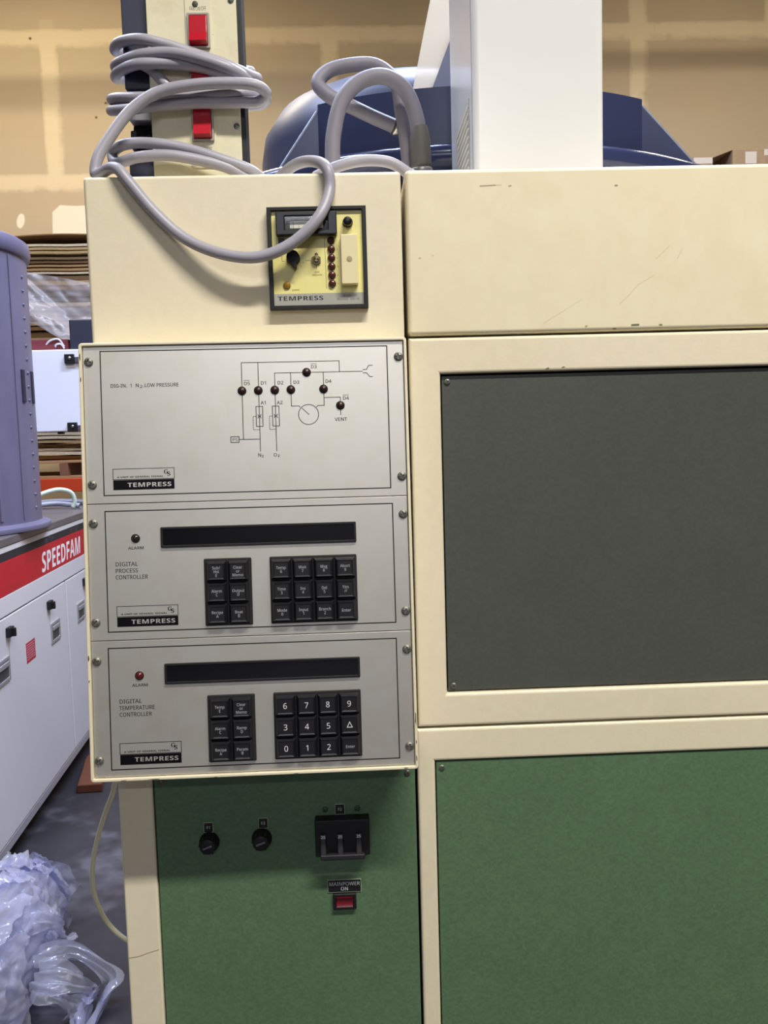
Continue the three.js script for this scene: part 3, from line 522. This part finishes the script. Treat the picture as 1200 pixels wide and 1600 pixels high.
{
  const r = 0.0088;
  const g = merge([tube(coilPath, r, 700, 14), capEnd(coilPath[0], r), tube(loopPath, r, 160, 14), capEnd(loopPath[0], r), capEnd(loopPath[12], r), tube(strayPath, r, 40, 14), capEnd(strayPath[3], r), tube(topPath, r, 80, 14), capEnd(topPath[0], r), capEnd(topPath[5], r), capEnd(coilPath[coilPath.length - 1], r)]);
  solo('power_cable', g, M.greyCable, 'grey power cable coiled round the switch box and drooping over the meter', 'cable');
  // bent-over hoses
  const t = thing('rubber_hose', 'thick grey rubber hose bent in two loops with metal end fittings', 'hose', [0, 0, 0]);
  part(t, 'tube', merge([tube(hosePathA, 0.0155, 140, 16), tube(hosePathB, 0.0145, 160, 16), capEnd(hosePathB[0], 0.0145)]), M.hose);
  const e = V(hosePathB[0]), dir = e.clone().sub(V(hosePathB[1])).normalize();
  const ring = (name, a, b, pts, m) => { const c = part(t, name, lathe(pts, 20), m); c.position.copy(a); c.quaternion.setFromUnitVectors(V([0, 1, 0]), b.clone().normalize()); return c; };
  ring('end_fitting', e, dir, [[0.0001, -0.004], [0.0175, -0.004], [0.0185, 0.004], [0.016, 0.012], [0.013, 0.014], [0.013, 0.026], [0.0001, 0.026]], M.chrome);
  const a = V([0.1475, 2.068, -0.445]), b = V([0.1495, 2.005, -0.45]);
  ring('sleeve', b, a.clone().sub(b), [[0.0001, -0.012], [0.0205, -0.012], [0.0215, 0], [0.0215, 0.045], [0.018, 0.066], [0.0156, 0.072]], std(0x55524f, 0.6));
  ring('clamp', V([0.151, 1.982, -0.45]), V([0.02, -1, 0]), [[0.0001, -0.012], [0.0215, -0.012], [0.0225, -0.008], [0.0225, 0], [0.02, 0.002], [0.02, 0.03], [0.0001, 0.03]], std(0x8b8a86, 0.35, { metalness: 0.7 }));
}
// ---------------------------------------------------------------- white tower and the blue hood behind it
{
  const t = thing('white_tower', 'tall glossy white sheet-metal tower with rounded corners and a louvred side', 'cabinet', [0.34, 1.858, -0.375]);
  part(t, 'casing', rbox(0.232, 0.62, 0.35, 0.012, 4).translate(0, 0.31, 0), M.white);
  part(t, 'corner_seam', lim(-0.1165, -0.1155, 0.004, 0.6, 0.155, 0.157, 0), std(0x8e8e8e, 0.6));
  const g = part(t, 'vent_grille', lim(-0.1168, -0.1158, 0.03, 0.2, -0.06, 0.12, 0), std(0x9d9d9c, 0.5));
  for (let i = 0; i < 12; i++) part(g, 'slat', rbox(0.004, 0.004, 0.17, 0.001).rotateZ(0.5), M.white, [-0.1178, 0.04 + i * 0.0135, 0.03]);
}
{
  const navy = std(0x2a3150, 0.3, { roughness: 0.32 });
  const t = thing('exhaust_hood', 'dark blue round metal hood with slanted side gussets behind the white tower', 'hood', [0.32, 1.858, -1.0]);
  // shallow curved wall facing front, a thick bent plate
  const plan = new THREE.Shape(); plan.absarc(0, 0, 0.8, rad(61), rad(119), false); plan.absarc(0, 0, 0.792, rad(119), rad(61), true); plan.closePath();
  const wall = new THREE.ExtrudeGeometry(plan, { depth: 0.378, bevelEnabled: false, curveSegments: 36 }).rotateX(-Math.PI / 2).rotateY(Math.PI).translate(0, 0, -0.45);
  part(t, 'shell', metric(wall), navy);
  for (const [sx, bx] of [[-1, 0.487], [1, 0.517]]) {   // slanted gusset plates
    const a = [0.39, 0.364], b = [bx, 0.228], s = new THREE.Shape(); s.moveTo(sx * 0.38, 0); s.lineTo(sx * 0.58, 0); s.lineTo(sx * 0.57, 0.12); s.lineTo(sx * b[0], b[1]); s.lineTo(sx * a[0], a[1]); s.lineTo(sx * 0.38, 0.37); s.closePath();
    const gs = part(t, 'gusset', extrude(s, 0.006, 0.001), navy, [0, 0, 0.242]);
    const len = Math.hypot(b[0] - a[0], b[1] - a[1]);
    part(gs, 'edge_strip', new THREE.CylinderGeometry(0.003, 0.003, len, 8).rotateZ(sx * Math.atan2(b[0] - a[0], a[1] - b[1])).translate(sx * (a[0] + b[0]) / 2, (a[1] + b[1]) / 2, 0.004), std(0x8d97ad, 0.35, { metalness: 0.5 }));
    part(gs, 'weld_line', new THREE.CylinderGeometry(0.0018, 0.0018, 0.36, 6).translate(sx * 0.385, 0.185, 0.0065), std(0x5d6788, 0.5));
  }
  part(t, 'base_ring', new THREE.TorusGeometry(0.85, 0.03, 14, 64, rad(84)).rotateX(Math.PI / 2).rotateY(rad(-48)).translate(0, 0.205, -0.45), std(0x2a3150, 0.2));
  part(t, 'drum', lathe([[0.0001, 0], [0.42, 0], [0.44, 0.02], [0.44, 0.38], [0.43, 0.44], [0.39, 0.5], [0.32, 0.535], [0.24, 0.55], [0.0001, 0.555]], 64).translate(-0.13, 0, -0.25), std(0x39415c, 0.42));
  const s = new THREE.Shape(); s.moveTo(-0.1165, 0.41); s.lineTo(-0.01, 0.67); s.lineTo(0.05, 0.67); s.lineTo(0.05, 0.3); s.lineTo(-0.1165, 0.3); s.closePath();
  part(t, 'centre_fin', extrude(s, 0.006, 0.001), std(0x3a4468, 0.4), [0, 0, 0.222]);
}
{
  const s = new THREE.Shape(); s.moveTo(0.0645, 0); s.lineTo(0.26, 0); s.lineTo(0.38, 0.72); s.lineTo(0.2295, 0.72); s.closePath();
  solo('plastic_sheet', extrude(s, 0.003, 0.0005), phys(0xe9e6e0, 0.35, { transmission: 0.55, thickness: 0, ior: 1.45 }), 'hazy translucent plastic sheet leaning behind the white tower', 'sheet', undefined, [0, 1.8585, -0.803]);
}
// ---------------------------------------------------------------- clear tube beside the cabinet
solo('plastic_tube', tube([[-0.402, 0.93, -0.06], [-0.423, 0.888, -0.06], [-0.431, 0.86, -0.06], [-0.445, 0.827, -0.06], [-0.462, 0.777, -0.06], [-0.472, 0.732, -0.06], [-0.472, 0.686, -0.06], [-0.46, 0.646, -0.06], [-0.442, 0.618, -0.06], [-0.419, 0.597, -0.06], [-0.402, 0.588, -0.06]], 0.0042, 80, 10), std(0xb9b59c, 0.4), 'thin cloudy plastic tube bowed out from the control cabinet side', 'tube');

// ---------------------------------------------------------------- white machine with a red stripe, side on
const LAP = new THREE.Vector3(-1.195, 0, -1.344), LAPTURN = rad(93.806);
{
  const t = thing('lapping_machine', 'long white machine cabinet with a red lettered stripe and a dark counter', 'machine', LAP.toArray(), LAPTURN);
  const X0 = -1.0, X1 = 2.0, W = 1.35;
  const white = std(0xd6d5da, 0.35), grey = std(0x9b9aa0, 0.45), darkTop = std(0x4a474a, 0.4);
  part(t, 'body', lim(X0, X1, 0.1, 0.87, -W, -0.014, 0), std(0x8c8b92, 0.6));
  part(t, 'bottom_rail', lim(X0, X1, 0.1, 0.132, -W, -0.002, 0.002), grey);
  for (const x of [X0 + 0.15, 0.5, X1 - 0.15]) for (const z of [-0.25, -W + 0.15]) part(t, 'foot', merge([lim(x - 0.04, x + 0.04, 0, 0.02, z - 0.04, z + 0.04, 0.004), new THREE.CylinderGeometry(0.02, 0.02, 0.085, 12).translate(x, 0.06, z)]), M.black);
  part(t, 'upper_band', lim(X0, X1, 0.877, 0.944, -W, 0, 0.003), white);
  const L = X1 - X0, red = canvasTex(2048, 80, (c, w, h) => {
    const k = w / L; c.fillStyle = '#bb1526'; c.fillRect(0, 0, w, h);
    for (let i = 0; i < 200; i++) { c.fillStyle = 'rgba(150,30,40,0.1)'; c.beginPath(); c.ellipse(rnd() * w, rnd() * h, rr(4, 40), rr(2, 8), 0, 0, 7); c.fill(); }
    c.fillStyle = '#f0eef0'; c.textAlign = 'left'; c.textBaseline = 'middle'; c.save(); c.translate((0.645 - X0) * k, h * 0.56); c.transform(1, 0, -0.14, 1, 0, 0); c.font = 'bold 74px sans-serif';
    const m = c.measureText('SPEEDFAM').width; c.scale(0.6 * k / m, 1); c.fillText('SPEEDFAM', 0, 0); c.restore();
  });
  part(t, 'red_stripe', faceUV(lim(X0, X1, 0.945, 1.061, -W, 0, 0.001), X0, X1, 0.945, 1.061), std(0xffffff, 0.55, { map: red }), null, 'red stripe with white lettering');
  const blk = canvasTex(2048, 32, (c, w, h) => { c.fillStyle = '#23232a'; c.fillRect(0, 0, w, h); c.strokeStyle = 'rgba(200,200,205,0.6)'; c.lineWidth = 1.5; for (let i = 0; i < 40; i++) { const x = (i % 2 ? 1.75 : 2.15) / 3 * w + rr(-40, 40), y = rr(4, 28); c.beginPath(); c.moveTo(x, y); c.lineTo(x + rr(-12, 12), y + rr(-8, 8)); c.stroke(); } });
  part(t, 'black_stripe', faceUV(lim(X0, X1, 1.0615, 1.09, -W, 0, 0.001), X0, X1, 1.0615, 1.09), std(0xffffff, 0.7, { map: blk }));
  part(t, 'white_stripe', lim(X0, X1, 1.0905, 1.11, -W, 0.001, 0.001), white);
  part(t, 'counter_top', lim(X0, X1, 1.1105, 1.14, -W, 0.004, 0.004), std(0xffffff, 0.38, { map: dataTex(512, 0.8, (u, v) => { const f = fbm(u, v, 6, 5, 61); return [0.3 + 0.12 * f, 0.29 + 0.11 * f, 0.3 + 0.11 * f]; }, true) }), null, 'dark worn counter top');
  const handleMetal = std(0xb4b4b8, 0.4, { metalness: 0.5 });
  const pull = (p, x, y) => {
    const h = part(p, 'flush_handle', frameGeo([-0.062, 0.062, -0.042, 0.042], [-0.048, 0.048, -0.03, 0.03], 0.006, 0.0015, 0.004, 0.003), handleMetal, [x, y, 0.004], 'chrome recessed pull');
    part(h, 'recess', lim(-0.05, 0.05, -0.032, 0.032, -0.006, -0.003, 0), std(0x6a6a70, 0.35, { metalness: 0.7 })); part(h, 'grip', rbox(0.09, 0.018, 0.008, 0.003), handleMetal, [0, 0.018, 0.0]);
  };
  const latch = (p, x, y) => { const k = part(p, 'latch', rbox(0.046, 0.034, 0.016, 0.003), M.black, [x, y, 0.006]); part(k, 'thumb_turn', rbox(0.012, 0.03, 0.014, 0.003), M.black, [0.004, -0.002, 0.012]); };
  const doors = [[X0 + 0.004, 0.0, [-0.3], [-0.26]], [0.008, 0.955, [0.223, 0.7], [0.15, 0.77]], [0.967, X1 - 0.004, [1.263, 1.75], [1.18, 1.82]]];
  for (const [a, b, ks, hs] of doors) {
    const d = part(t, 'access_panel', lim(a, b, 0.136, 0.872, -0.014, -0.001, 0.004), white);
    for (const x of ks) latch(d, x, 0.82); for (const x of hs) pull(d, x, 0.7);
    if (a < 0.1 && a > 0) {
      const st = canvasTex(140, 96, (c, w, h) => { c.fillStyle = '#a8283c'; c.fillRect(0, 0, w, h); c.fillStyle = 'rgba(240,220,225,0.75)'; for (let r = 0; r < 7; r++) for (let x = 8; x < 128;) { const n = rr(5, 18); c.fillRect(x, 9 + r * 11.5, Math.min(n, 132 - x), 4.5); x += n + 4; } });
      part(d, 'warning_sticker', faceUV(lim(0.398, 0.502, 0.661, 0.735, -0.001, -0.0003, 0), 0.398, 0.502, 0.661, 0.735), std(0xffffff, 0.5, { map: st }), null, 'red sticker with fine print');
    }
  }
}
// ---------------------------------------------------------------- blue drum on the counter
{
  const t = thing('blue_drum', 'large violet blue plastic drum standing on the dark counter', 'drum', [-1.615, 1.1405, -1.887]);
  const tone = dataTex(512, 1.1, (u, v) => { const f = fbm(u, v, 4, 5, 71) - 0.5, g = fbm(u, v * 0.25, 24, 3, 72) - 0.5; return [0.41 + 0.06 * f + 0.04 * g, 0.4 + 0.06 * f + 0.04 * g, 0.505 + 0.06 * f + 0.03 * g]; }, true);
  const blue = std(0xffffff, 0.4, { map: tone });
  const shell = lathe([[0.0001, 0.002], [0.4, 0.002], [0.402, 0.03], [0.402, 1.0], [0.392, 1.0], [0.392, 0.04], [0.0001, 0.04]], 72);
  { const p = shell.attributes.position, uv = shell.attributes.uv; for (let i = 0; i < p.count; i++) uv.setXY(i, uv.getX(i) * 2.5, p.getY(i)); }
  part(t, 'shell', shell, blue);
  part(t, 'base_flange', lathe([[0.402, 0], [0.43, 0], [0.434, 0.004], [0.434, 0.018], [0.43, 0.022], [0.408, 0.025], [0.402, 0.03]], 72), blue);
  part(t, 'top_rim', lathe([[0.39, 1.0], [0.402, 1.0], [0.412, 1.006], [0.418, 1.03], [0.414, 1.06], [0.402, 1.068], [0.39, 1.066]], 72), blue);
  const onWall = (name, deg, y, w, h, m, d = 0.008) => { const q = part(t, name, rbox(w, h, d, Math.min(w, d) * 0.3), m); const a = rad(deg); q.position.set(0.4035 * Math.sin(a), y, 0.4035 * Math.cos(a)); q.rotation.y = a; return q; };
  onWall('weld_seam', 62, 0.52, 0.012, 0.95, blue); onWall('weld_seam', 78, 0.52, 0.006, 0.95, blue, 0.006);
  onWall('slot_clip', 85, 0.53, 0.022, 0.12, std(0x252540, 0.5)); onWall('slot_clip', 99, 0.53, 0.03, 0.12, std(0x252540, 0.5));
  for (let i = 0; i < 18; i++) { const a = rad(92), q = part(t, 'rivet', new THREE.SphereGeometry(0.006, 8, 6), blue); q.position.set(0.402 * Math.sin(a), 0.08 + i * 0.05, 0.402 * Math.cos(a)); }
}
// hoses lying on the counter beyond the drum
{
  const w = (x, h, z) => { const a = LAPTURN; return [LAP.x + x * Math.cos(a) + z * Math.sin(a), h, LAP.z - x * Math.sin(a) + z * Math.cos(a)]; };
  solo('loose_tube', tube([w(1.3, 1.153, -0.36), w(1.34, 1.175, -0.29), w(1.4, 1.225, -0.2), w(1.44, 1.24, -0.13), w(1.47, 1.22, -0.085), w(1.48, 1.18, -0.075), w(1.48, 1.153, -0.085)], 0.0105, 60, 10), std(0xc4d6c8, 0.35), 'pale green plastic tube arched on the dark counter', 'tube');
  solo('loose_tube', tube([w(1.75, 1.158, -0.6), w(1.6, 1.16, -0.4), w(1.62, 1.17, -0.2), w(1.7, 1.158, -0.06), w(1.85, 1.158, -0.03)], 0.016, 60, 10), std(0x5d6070, 0.4), 'dark grey hose lying along the counter end', 'hose');
  solo('loose_tube', tube([w(1.45, 1.154, -0.55), w(1.5, 1.155, -0.35), w(1.56, 1.165, -0.2), w(1.52, 1.154, -0.06)], 0.012, 60, 10), std(0x8f93a2, 0.4), 'light grey hose lying in front of the dark one', 'hose');
}
// ---------------------------------------------------------------- pallet rack with wrapped cartons, behind
const cardTone = dataTex(512, 0.6, (u, v) => { const f = fbm(u, v, 5, 5, 81) - 0.5, g = fbm(u, v, 80, 2, 82) - 0.5; return [0.66 + 0.1 * f + 0.05 * g, 0.56 + 0.1 * f + 0.05 * g, 0.43 + 0.09 * f + 0.04 * g]; }, true);
const edgeTone = dataTex(512, 0.4, (u, v) => { const f = fbm(u, v, 7, 5, 83) - 0.5, g = fbm(u, v, 64, 2, 84) - 0.5; return [0.78 + 0.16 * f + 0.1 * g, 0.74 + 0.16 * f + 0.1 * g, 0.66 + 0.16 * f + 0.1 * g]; }, true);
function rack(name, label, x0, x1, z0, z1, beamY, topY, colour) {
  const t = thing(name, label, 'rack'); const post = std(0x2d4468, 0.5), bm = std(colour, 0.5);
  for (const x of [x0, x1]) for (const z of [z0, z1]) part(t, 'upright', merge([lim(x - 0.035, x + 0.035, 0.008, topY, z - 0.03, z + 0.03, 0.004), lim(x - 0.07, x + 0.07, 0, 0.008, z - 0.07, z + 0.07, 0.002)]), post);
  for (const y of beamY) for (const z of [z0, z1]) part(t, 'beam', lim(x0 + 0.036, x1 - 0.036, y - 0.088, y, z - 0.025, z + 0.025, 0.004), bm);
  for (const x of [x0, x1]) for (let k = 0; k < 3; k++) part(t, 'brace', new THREE.CylinderGeometry(0.012, 0.012, Math.hypot(z1 - z0, 0.5), 8).rotateX(Math.atan2(z1 - z0, 0.5) * (k % 2 ? -1 : 1)).translate(x, 0.5 + k * 0.5, (z0 + z1) / 2), post);
  return t;
}
rack('pallet_rack', 'orange-beamed pallet rack under the wrapped carton stack', -3.25, -0.75, -5.35, -4.4, [1.23], 1.9, 0xd8471e);
{
  const t = thing('wood_pallet', 'plain wooden pallet on the orange rack beams', 'pallet', [-2.0, 1.2305, -4.88]);
  const wood = [std(0xb98a5c, 0.75), std(0xa87a50, 0.75), std(0x8c5d44, 0.75)];
  for (let i = 0; i < 7; i++) part(t, 'deck_board', rbox(1.2, 0.017, 0.1, 0.002), wood[i % 2], [0, 0.111, 0.45 - i * 0.15]);
  for (const x of [-0.57, 0.06, 0.57]) part(t, 'stringer', rbox(0.055, 0.082, 1.0, 0.003), wood[2], [x, 0.0605, 0]);
  for (const z of [0.45, 0.0, -0.45]) part(t, 'bottom_board', rbox(1.2, 0.018, 0.1, 0.002), wood[0], [0, 0.0095, z]);
}
{
  // flattened cartons, slightly bowed sheets
  const sheet = (w, d, h, bow, ph) => {
    const g = new THREE.BoxGeometry(w, h, d, 14, 1, 2), p = g.attributes.position;
    for (let i = 0; i < p.count; i++) { const x = p.getX(i) / w; p.setY(i, p.getY(i) + bow * Math.sin(x * 7 + ph) * 0.5 + bow * 0.5 * Math.sin(x * 15 + ph * 2)); }
    g.computeVertexNormals(); return metric(g);
  };
  const shades = [0xfff6e4, 0xe8d6b4, 0xcdb58c, 0xb59c78, 0xf4ead6, 0x9c8a70].map((c, i) => std(c, 0.8, { map: i % 2 ? cardTone : edgeTone }));
  let y = 1.351, n = 0;
  while (y < 2.74) {
    const h = y < 1.56 ? rr(0.016, 0.024) : y > 2.55 ? rr(0.012, 0.02) : rr(0.02, 0.034), w = rr(1.06, 1.16);
    const m = solo('flat_carton', sheet(w, 0.9, h, 0.005, 1.3), shades[Math.floor(rr(0, 5.9))], 'flattened carton in the tall stack on the wooden pallet', 'carton', 'flattened cartons stacked on the rack', [-2.0 + rr(-0.02, 0.02), y + h / 2 + 0.004, -4.9 + rr(-0.03, 0.035)]);
    y += h + rr(0.0055, 0.011); n++;
  }
  const top = new THREE.BoxGeometry(1.1, 0.008, 0.9, 24, 1, 1), p = top.attributes.position;
  for (let i = 0; i < p.count; i++) { const x = p.getX(i) / 1.1; p.setY(i, p.getY(i) + 0.045 * Math.sin((x + 0.5) * 2.7)); }
  top.computeVertexNormals();
  solo('curled_carton', metric(top), std(0xc9a878, 0.8, { map: cardTone }), 'curled tan carton lying on top of the carton stack', 'carton', undefined, [-2.0, y + 0.012, -4.88]);
  // loose stretch film hanging down the front of the stack
  const film = new THREE.PlaneGeometry(0.62, 0.42, 60, 42), q = film.attributes.position;
  for (let i = 0; i < q.count; i++) {
    const u = q.getX(i) / 0.62 + 0.5, v = q.getY(i) / 0.42 + 0.5;
    const f = fbm(u * 0.5, v * 0.5, 8, 3, 91) - 0.5, r = Math.abs(fbm(u * 0.4 + v * 0.3, v * 0.2 + 0.3, 9, 2, 95) - 0.5);
    q.setZ(i, 0.05 * f + 0.09 * r + 0.03 * Math.sin(v * 5 + u * 3)); q.setY(i, q.getY(i) - 0.13 * u * v + 0.06 * (1 - v) * Math.sin(u * 6));
    q.setX(i, q.getX(i) - 0.08 * (1 - v) * u);
  }
  film.computeVertexNormals();
  solo('stretch_film', film, phys(0xf2f0f4, 0.25, { transmission: 0.72, thickness: 0, ior: 1.4, side: THREE.DoubleSide }), 'torn clear stretch film draped over the carton stack front', 'plastic film', undefined, [-1.93, 2.39, -4.34]);
}
// ---------------------------------------------------------------- white enclosure behind the machine
{
  const t = thing('white_enclosure', 'plain white equipment enclosure with black latches on a black post', 'enclosure', [0, 0, 0]);
  part(t, 'casing', lim(-1.78, -1.14, 1.523, 1.956, -3.62, -3.3, 0.006), std(0xe4e5f0, 0.35));
  for (const [x, y] of [[-1.487, 1.905], [-1.492, 1.545]]) {
    const l = part(t, 'latch', rbox(0.05, 0.05, 0.02, 0.003), M.black, [x - 0.02, y, -3.292]);
    part(l, 'catch', rbox(0.045, 0.03, 0.016, 0.003), std(0x77787d, 0.4, { metalness: 0.7 }), [0.05, -0.005, 0]); part(l, 'rivet', new THREE.SphereGeometry(0.009, 10, 8), M.chrome, [0.004, 0.004, 0.01]);
  }
  part(t, 'post', merge([lim(-1.26, -1.18, 0.01, 1.525, -3.52, -3.42, 0.004), lim(-1.37, -1.07, 0, 0.012, -3.62, -3.32, 0.003)]), M.black);
  part(t, 'underside_bracket', lim(-1.6, -1.57, 1.51, 1.523, -3.34, -3.31, 0.002), M.black);
  const b = solo('black_case', rbox(0.3, 0.16, 0.2, 0.01).translate(0, 0.08, 0), std(0x2b2c3c, 0.5), 'black case standing on top of the white enclosure', 'case', undefined, [-1.36, 1.9565, -3.42]);
  const d = thing('red_tray', 'dark red tray with loose white wires on the white enclosure', 'tray', [-1.65, 1.9565, -3.46]);
  part(d, 'tray', frameGeo([-0.12, 0.12, -0.1, 0.1], [-0.112, 0.112, -0.092, 0.092], 0.06, 0.002, 0.01, 0.008).rotateX(-Math.PI / 2).translate(0, 0.06, 0), std(0x6e2a30, 0.6));
  part(d, 'tray_floor', lim(-0.113, 0.113, 0, 0.004, -0.093, 0.093, 0), std(0x6e2a30, 0.6));
  part(d, 'wire', tube([[-0.02, 0.006, 0.08], [0.02, 0.05, 0.105], [0.07, 0.06, 0.106], [0.1, 0.02, 0.104]], 0.005, 30, 8), std(0xcfcdd0, 0.5));
  part(d, 'wire', tube([[0.05, 0.006, 0.08], [0.055, 0.03, 0.106], [0.08, 0.035, 0.106], [0.1, 0.01, 0.104]], 0.005, 30, 8), std(0xcfcdd0, 0.5));
}
// ---------------------------------------------------------------- cartons on the far right
rack('pallet_rack', 'grey-beamed rack carrying brown cartons behind the furnace', 2.3, 4.9, -6.2, -5.3, [1.6, 3.26], 3.3, 0x8a8a88);
{
  const carton = (x0, x1, h, z0, z1, label, flaps) => {
    const t = thing('carton', label, 'carton', [(x0 + x1) / 2, 3.2605, (z0 + z1) / 2]); const w = x1 - x0, d = z1 - z0, m = std(0xffffff, 0.8, { map: cardTone });
    part(t, 'box', lim(-w / 2, w / 2, 0, h, -d / 2, d / 2, 0.003), m);
    if (flaps) { const f = part(t, 'flap', rbox(0.16, 0.006, d * 0.96, 0.002).translate(-0.08, 0, 0), m, [-w / 2, h, 0]); f.rotation.z = 0.35; }
    part(t, 'paper_label', lim(-w / 2 + 0.1, -w / 2 + 0.19, h - 0.11, h - 0.02, d / 2, d / 2 + 0.001, 0), std(0xd9cfc0, 0.7)); part(t, 'paper_label', lim(-w / 2 + 0.25, -w / 2 + 0.4, h - 0.05, h - 0.004, d / 2, d / 2 + 0.001, 0), std(0xd9cfc0, 0.7));
  };
  carton(3.02, 3.62, 0.355, -6.1, -5.5, 'brown carton with an open flap and white labels on the grey rack', true);
  carton(2.46, 2.86, 0.3, -6.1, -5.5, 'lower brown carton beside the open-flapped carton', false);
}
// ---------------------------------------------------------------- floor litter
{
  const s = new THREE.Shape(); s.moveTo(-0.24, -0.05); s.lineTo(0.2, -0.045); s.lineTo(0.25, 0.02); s.lineTo(0.1, 0.055); s.lineTo(-0.23, 0.05); s.closePath();
  const m = solo('wood_plank', extrude(s, 0.035, 0.004).rotateX(-Math.PI / 2), std(0x9c6a58, 0.8, { map: cardTone }), 'reddish brown wooden plank lying on the concrete floor', 'plank', undefined, [-1.2, 0.001, -2.38]); m.rotation.y = 1.75;
}
{
  // heap of crumpled clear film
  const t = thing('plastic_wrap_heap', 'heap of crumpled clear plastic wrap on the concrete floor', 'plastic wrap', [-1.0, 0, -0.84]);
  const film = phys(0xeceefc, 0.13, { transmission: 0.72, thickness: 0, ior: 1.42, side: THREE.DoubleSide });
  const g0 = new THREE.IcosahedronGeometry(1, 34); g0.deleteAttribute('uv'); g0.deleteAttribute('normal'); const g = mergeVertices(g0, 1e-5);
  const p = g.attributes.position, ridge = (a, b, s, f) => Math.abs(2 * fbm(a, b, f, 3, s) - 1);
  for (let i = 0; i < p.count; i++) {
    const x = p.getX(i), y = p.getY(i), z = p.getZ(i), a = x * 0.21 + 0.5, b = y * 0.21 + 0.5, c = z * 0.21 + 0.5;
    const k = 1 - 0.34 * (ridge(a, b, 101, 9) + ridge(b, c, 105, 9) + ridge(a, c, 109, 9)) / 3 - 0.075 * (ridge(a, b, 113, 26) + ridge(c, b, 117, 26)) + 0.5 * (fbm(a, c, 6, 2, 121) - 0.5);
    p.setXYZ(i, x * k * 0.165, Math.max(0.004 + 0.02 * fbm(a, c, 12, 2, 131), 0.11 + y * k * 0.25), z * k * 0.44);
  }
  const flat = g.toNonIndexed(); flat.computeVertexNormals(); g.computeVertexNormals();
  g.scale(0.84, 0.84, 0.84); part(t, 'crumpled_film', g, film);
  for (let n = 0; n < 18; n++) {   // loose sheets folded over the core
    const w = rr(0.14, 0.25), sh = new THREE.PlaneGeometry(w, w * rr(0.7, 1.2), 34, 34), q = sh.attributes.position, az = n * 2.4, el = rr(0.15, 1.35), sd = 200 + n * 9;
    for (let i = 0; i < q.count; i++) {
      const u = q.getX(i) / w + 0.5, v = q.getY(i) / w + 0.5;
      q.setZ(i, 0.05 * ridge(u * 0.32 + v * 0.1, v * 0.3, sd, 10) + 0.014 * ridge(u * 0.5, v * 0.5 + u * 0.2, sd + 4, 22) - 0.55 * ((u - 0.5) ** 2 + (v - 0.5) ** 2) * w);
      q.setX(i, q.getX(i) * (1 + 0.35 * (fbm(v * 0.5, u * 0.2, 9, 2, sd + 6) - 0.5))); q.setY(i, q.getY(i) * (1 + 0.35 * (fbm(u * 0.5, v * 0.2, 9, 2, sd + 7) - 0.5)));
    }
    const dir = V([Math.cos(az) * Math.cos(el), Math.sin(el), Math.sin(az) * Math.cos(el)]);
    sh.applyQuaternion(new THREE.Quaternion().setFromUnitVectors(V([0, 0, 1]), dir)); sh.translate(dir.x * 0.09, 0.08 + dir.y * 0.2, dir.z * 0.34);
    for (let i = 0; i < q.count; i++) { q.setY(i, Math.max(0.003, q.getY(i))); q.setX(i, Math.max(-0.15, q.getX(i))); }
    sh.computeVertexNormals(); part(t, 'film_sheet', sh, film);
  }
  // loose ribbons of film
  const ribbon = (pts, w, tw, s) => {
    const c = new THREE.CatmullRomCurve3(pts.map(V)), n = 60, m = 8, P = [], I = [];
    for (let i = 0; i <= n; i++) {
      const q = c.getPoint(i / n), tg = c.getTangent(i / n), side = new THREE.Vector3().crossVectors(tg, V([0, 1, 0])).normalize().applyAxisAngle(tg, tw[0] + (tw[1] - tw[0]) * i / n), up = new THREE.Vector3().crossVectors(side, tg);
      for (let j = 0; j <= m; j++) { const v = j / m - 0.5, f = 0.05 * w * 6 * (fbm(i / n * 0.5, j / m * 0.3, 12, 3, s) - 0.5) + 0.012 * Math.sin(j * 2.1 + i * 0.15); const r = q.clone().addScaledVector(side, v * w * (1 + 0.3 * Math.sin(i * 0.2))).addScaledVector(up, f); P.push(r.x, Math.max(0.003, r.y), r.z); }
    }
    for (let i = 0; i < n; i++) for (let j = 0; j < m; j++) { const a = i * (m + 1) + j; I.push(a, a + 1, a + m + 1, a + 1, a + m + 2, a + m + 1); }
    const o = new THREE.BufferGeometry(); o.setAttribute('position', new THREE.Float32BufferAttribute(P, 3)); o.setIndex(I); o.computeVertexNormals(); return o;
  };
  part(t, 'film_strip', ribbon([[0.053, 0.2, 0.025], [0.117, 0.2, 0.015], [0.148, 0.17, -0.012], [0.159, 0.12, -0.034], [0.116, 0.1, -0.016], [0.092, 0.1, 0.011]], 0.07, [0.3, 1.3], 141), film, [0, 0, -0.02]);
  part(t, 'film_strip', ribbon([[0.116, 0.12, 0.072], [0.157, 0.12, 0.048], [0.213, 0.12, 0.041], [0.278, 0.1, 0.067], [0.323, 0.06, 0.082], [0.307, 0.03, 0.121], [0.298, 0.01, 0.177], [0.287, 0.01, 0.266]], 0.05, [0.2, 1.2], 151), film, [0, 0, -0.02]);
  part(t, 'film_strip', ribbon([[0.137, 0.1, 0.11], [0.198, 0.1, 0.122], [0.253, 0.08, 0.122], [0.275, 0.05, 0.105], [0.264, 0.02, 0.116], [0.266, 0.01, 0.175], [0.272, 0.01, 0.265]], 0.07, [0.4, 1.0], 161), film, [0, 0, -0.02]);
  part(t, 'film_strip', ribbon([[0.147, 0.08, 0.12], [0.211, 0.06, 0.145], [0.248, 0.03, 0.142], [0.262, 0.01, 0.198]], 0.06, [0.1, 0.8], 171), film, [0, 0, -0.02]);
}

scene.traverse((o) => { if (o.isMesh) { o.castShadow = true; o.receiveShadow = true; } if (o.isLight && !o.isRectAreaLight) o.castShadow = true; });
renderer.render(scene, camera);
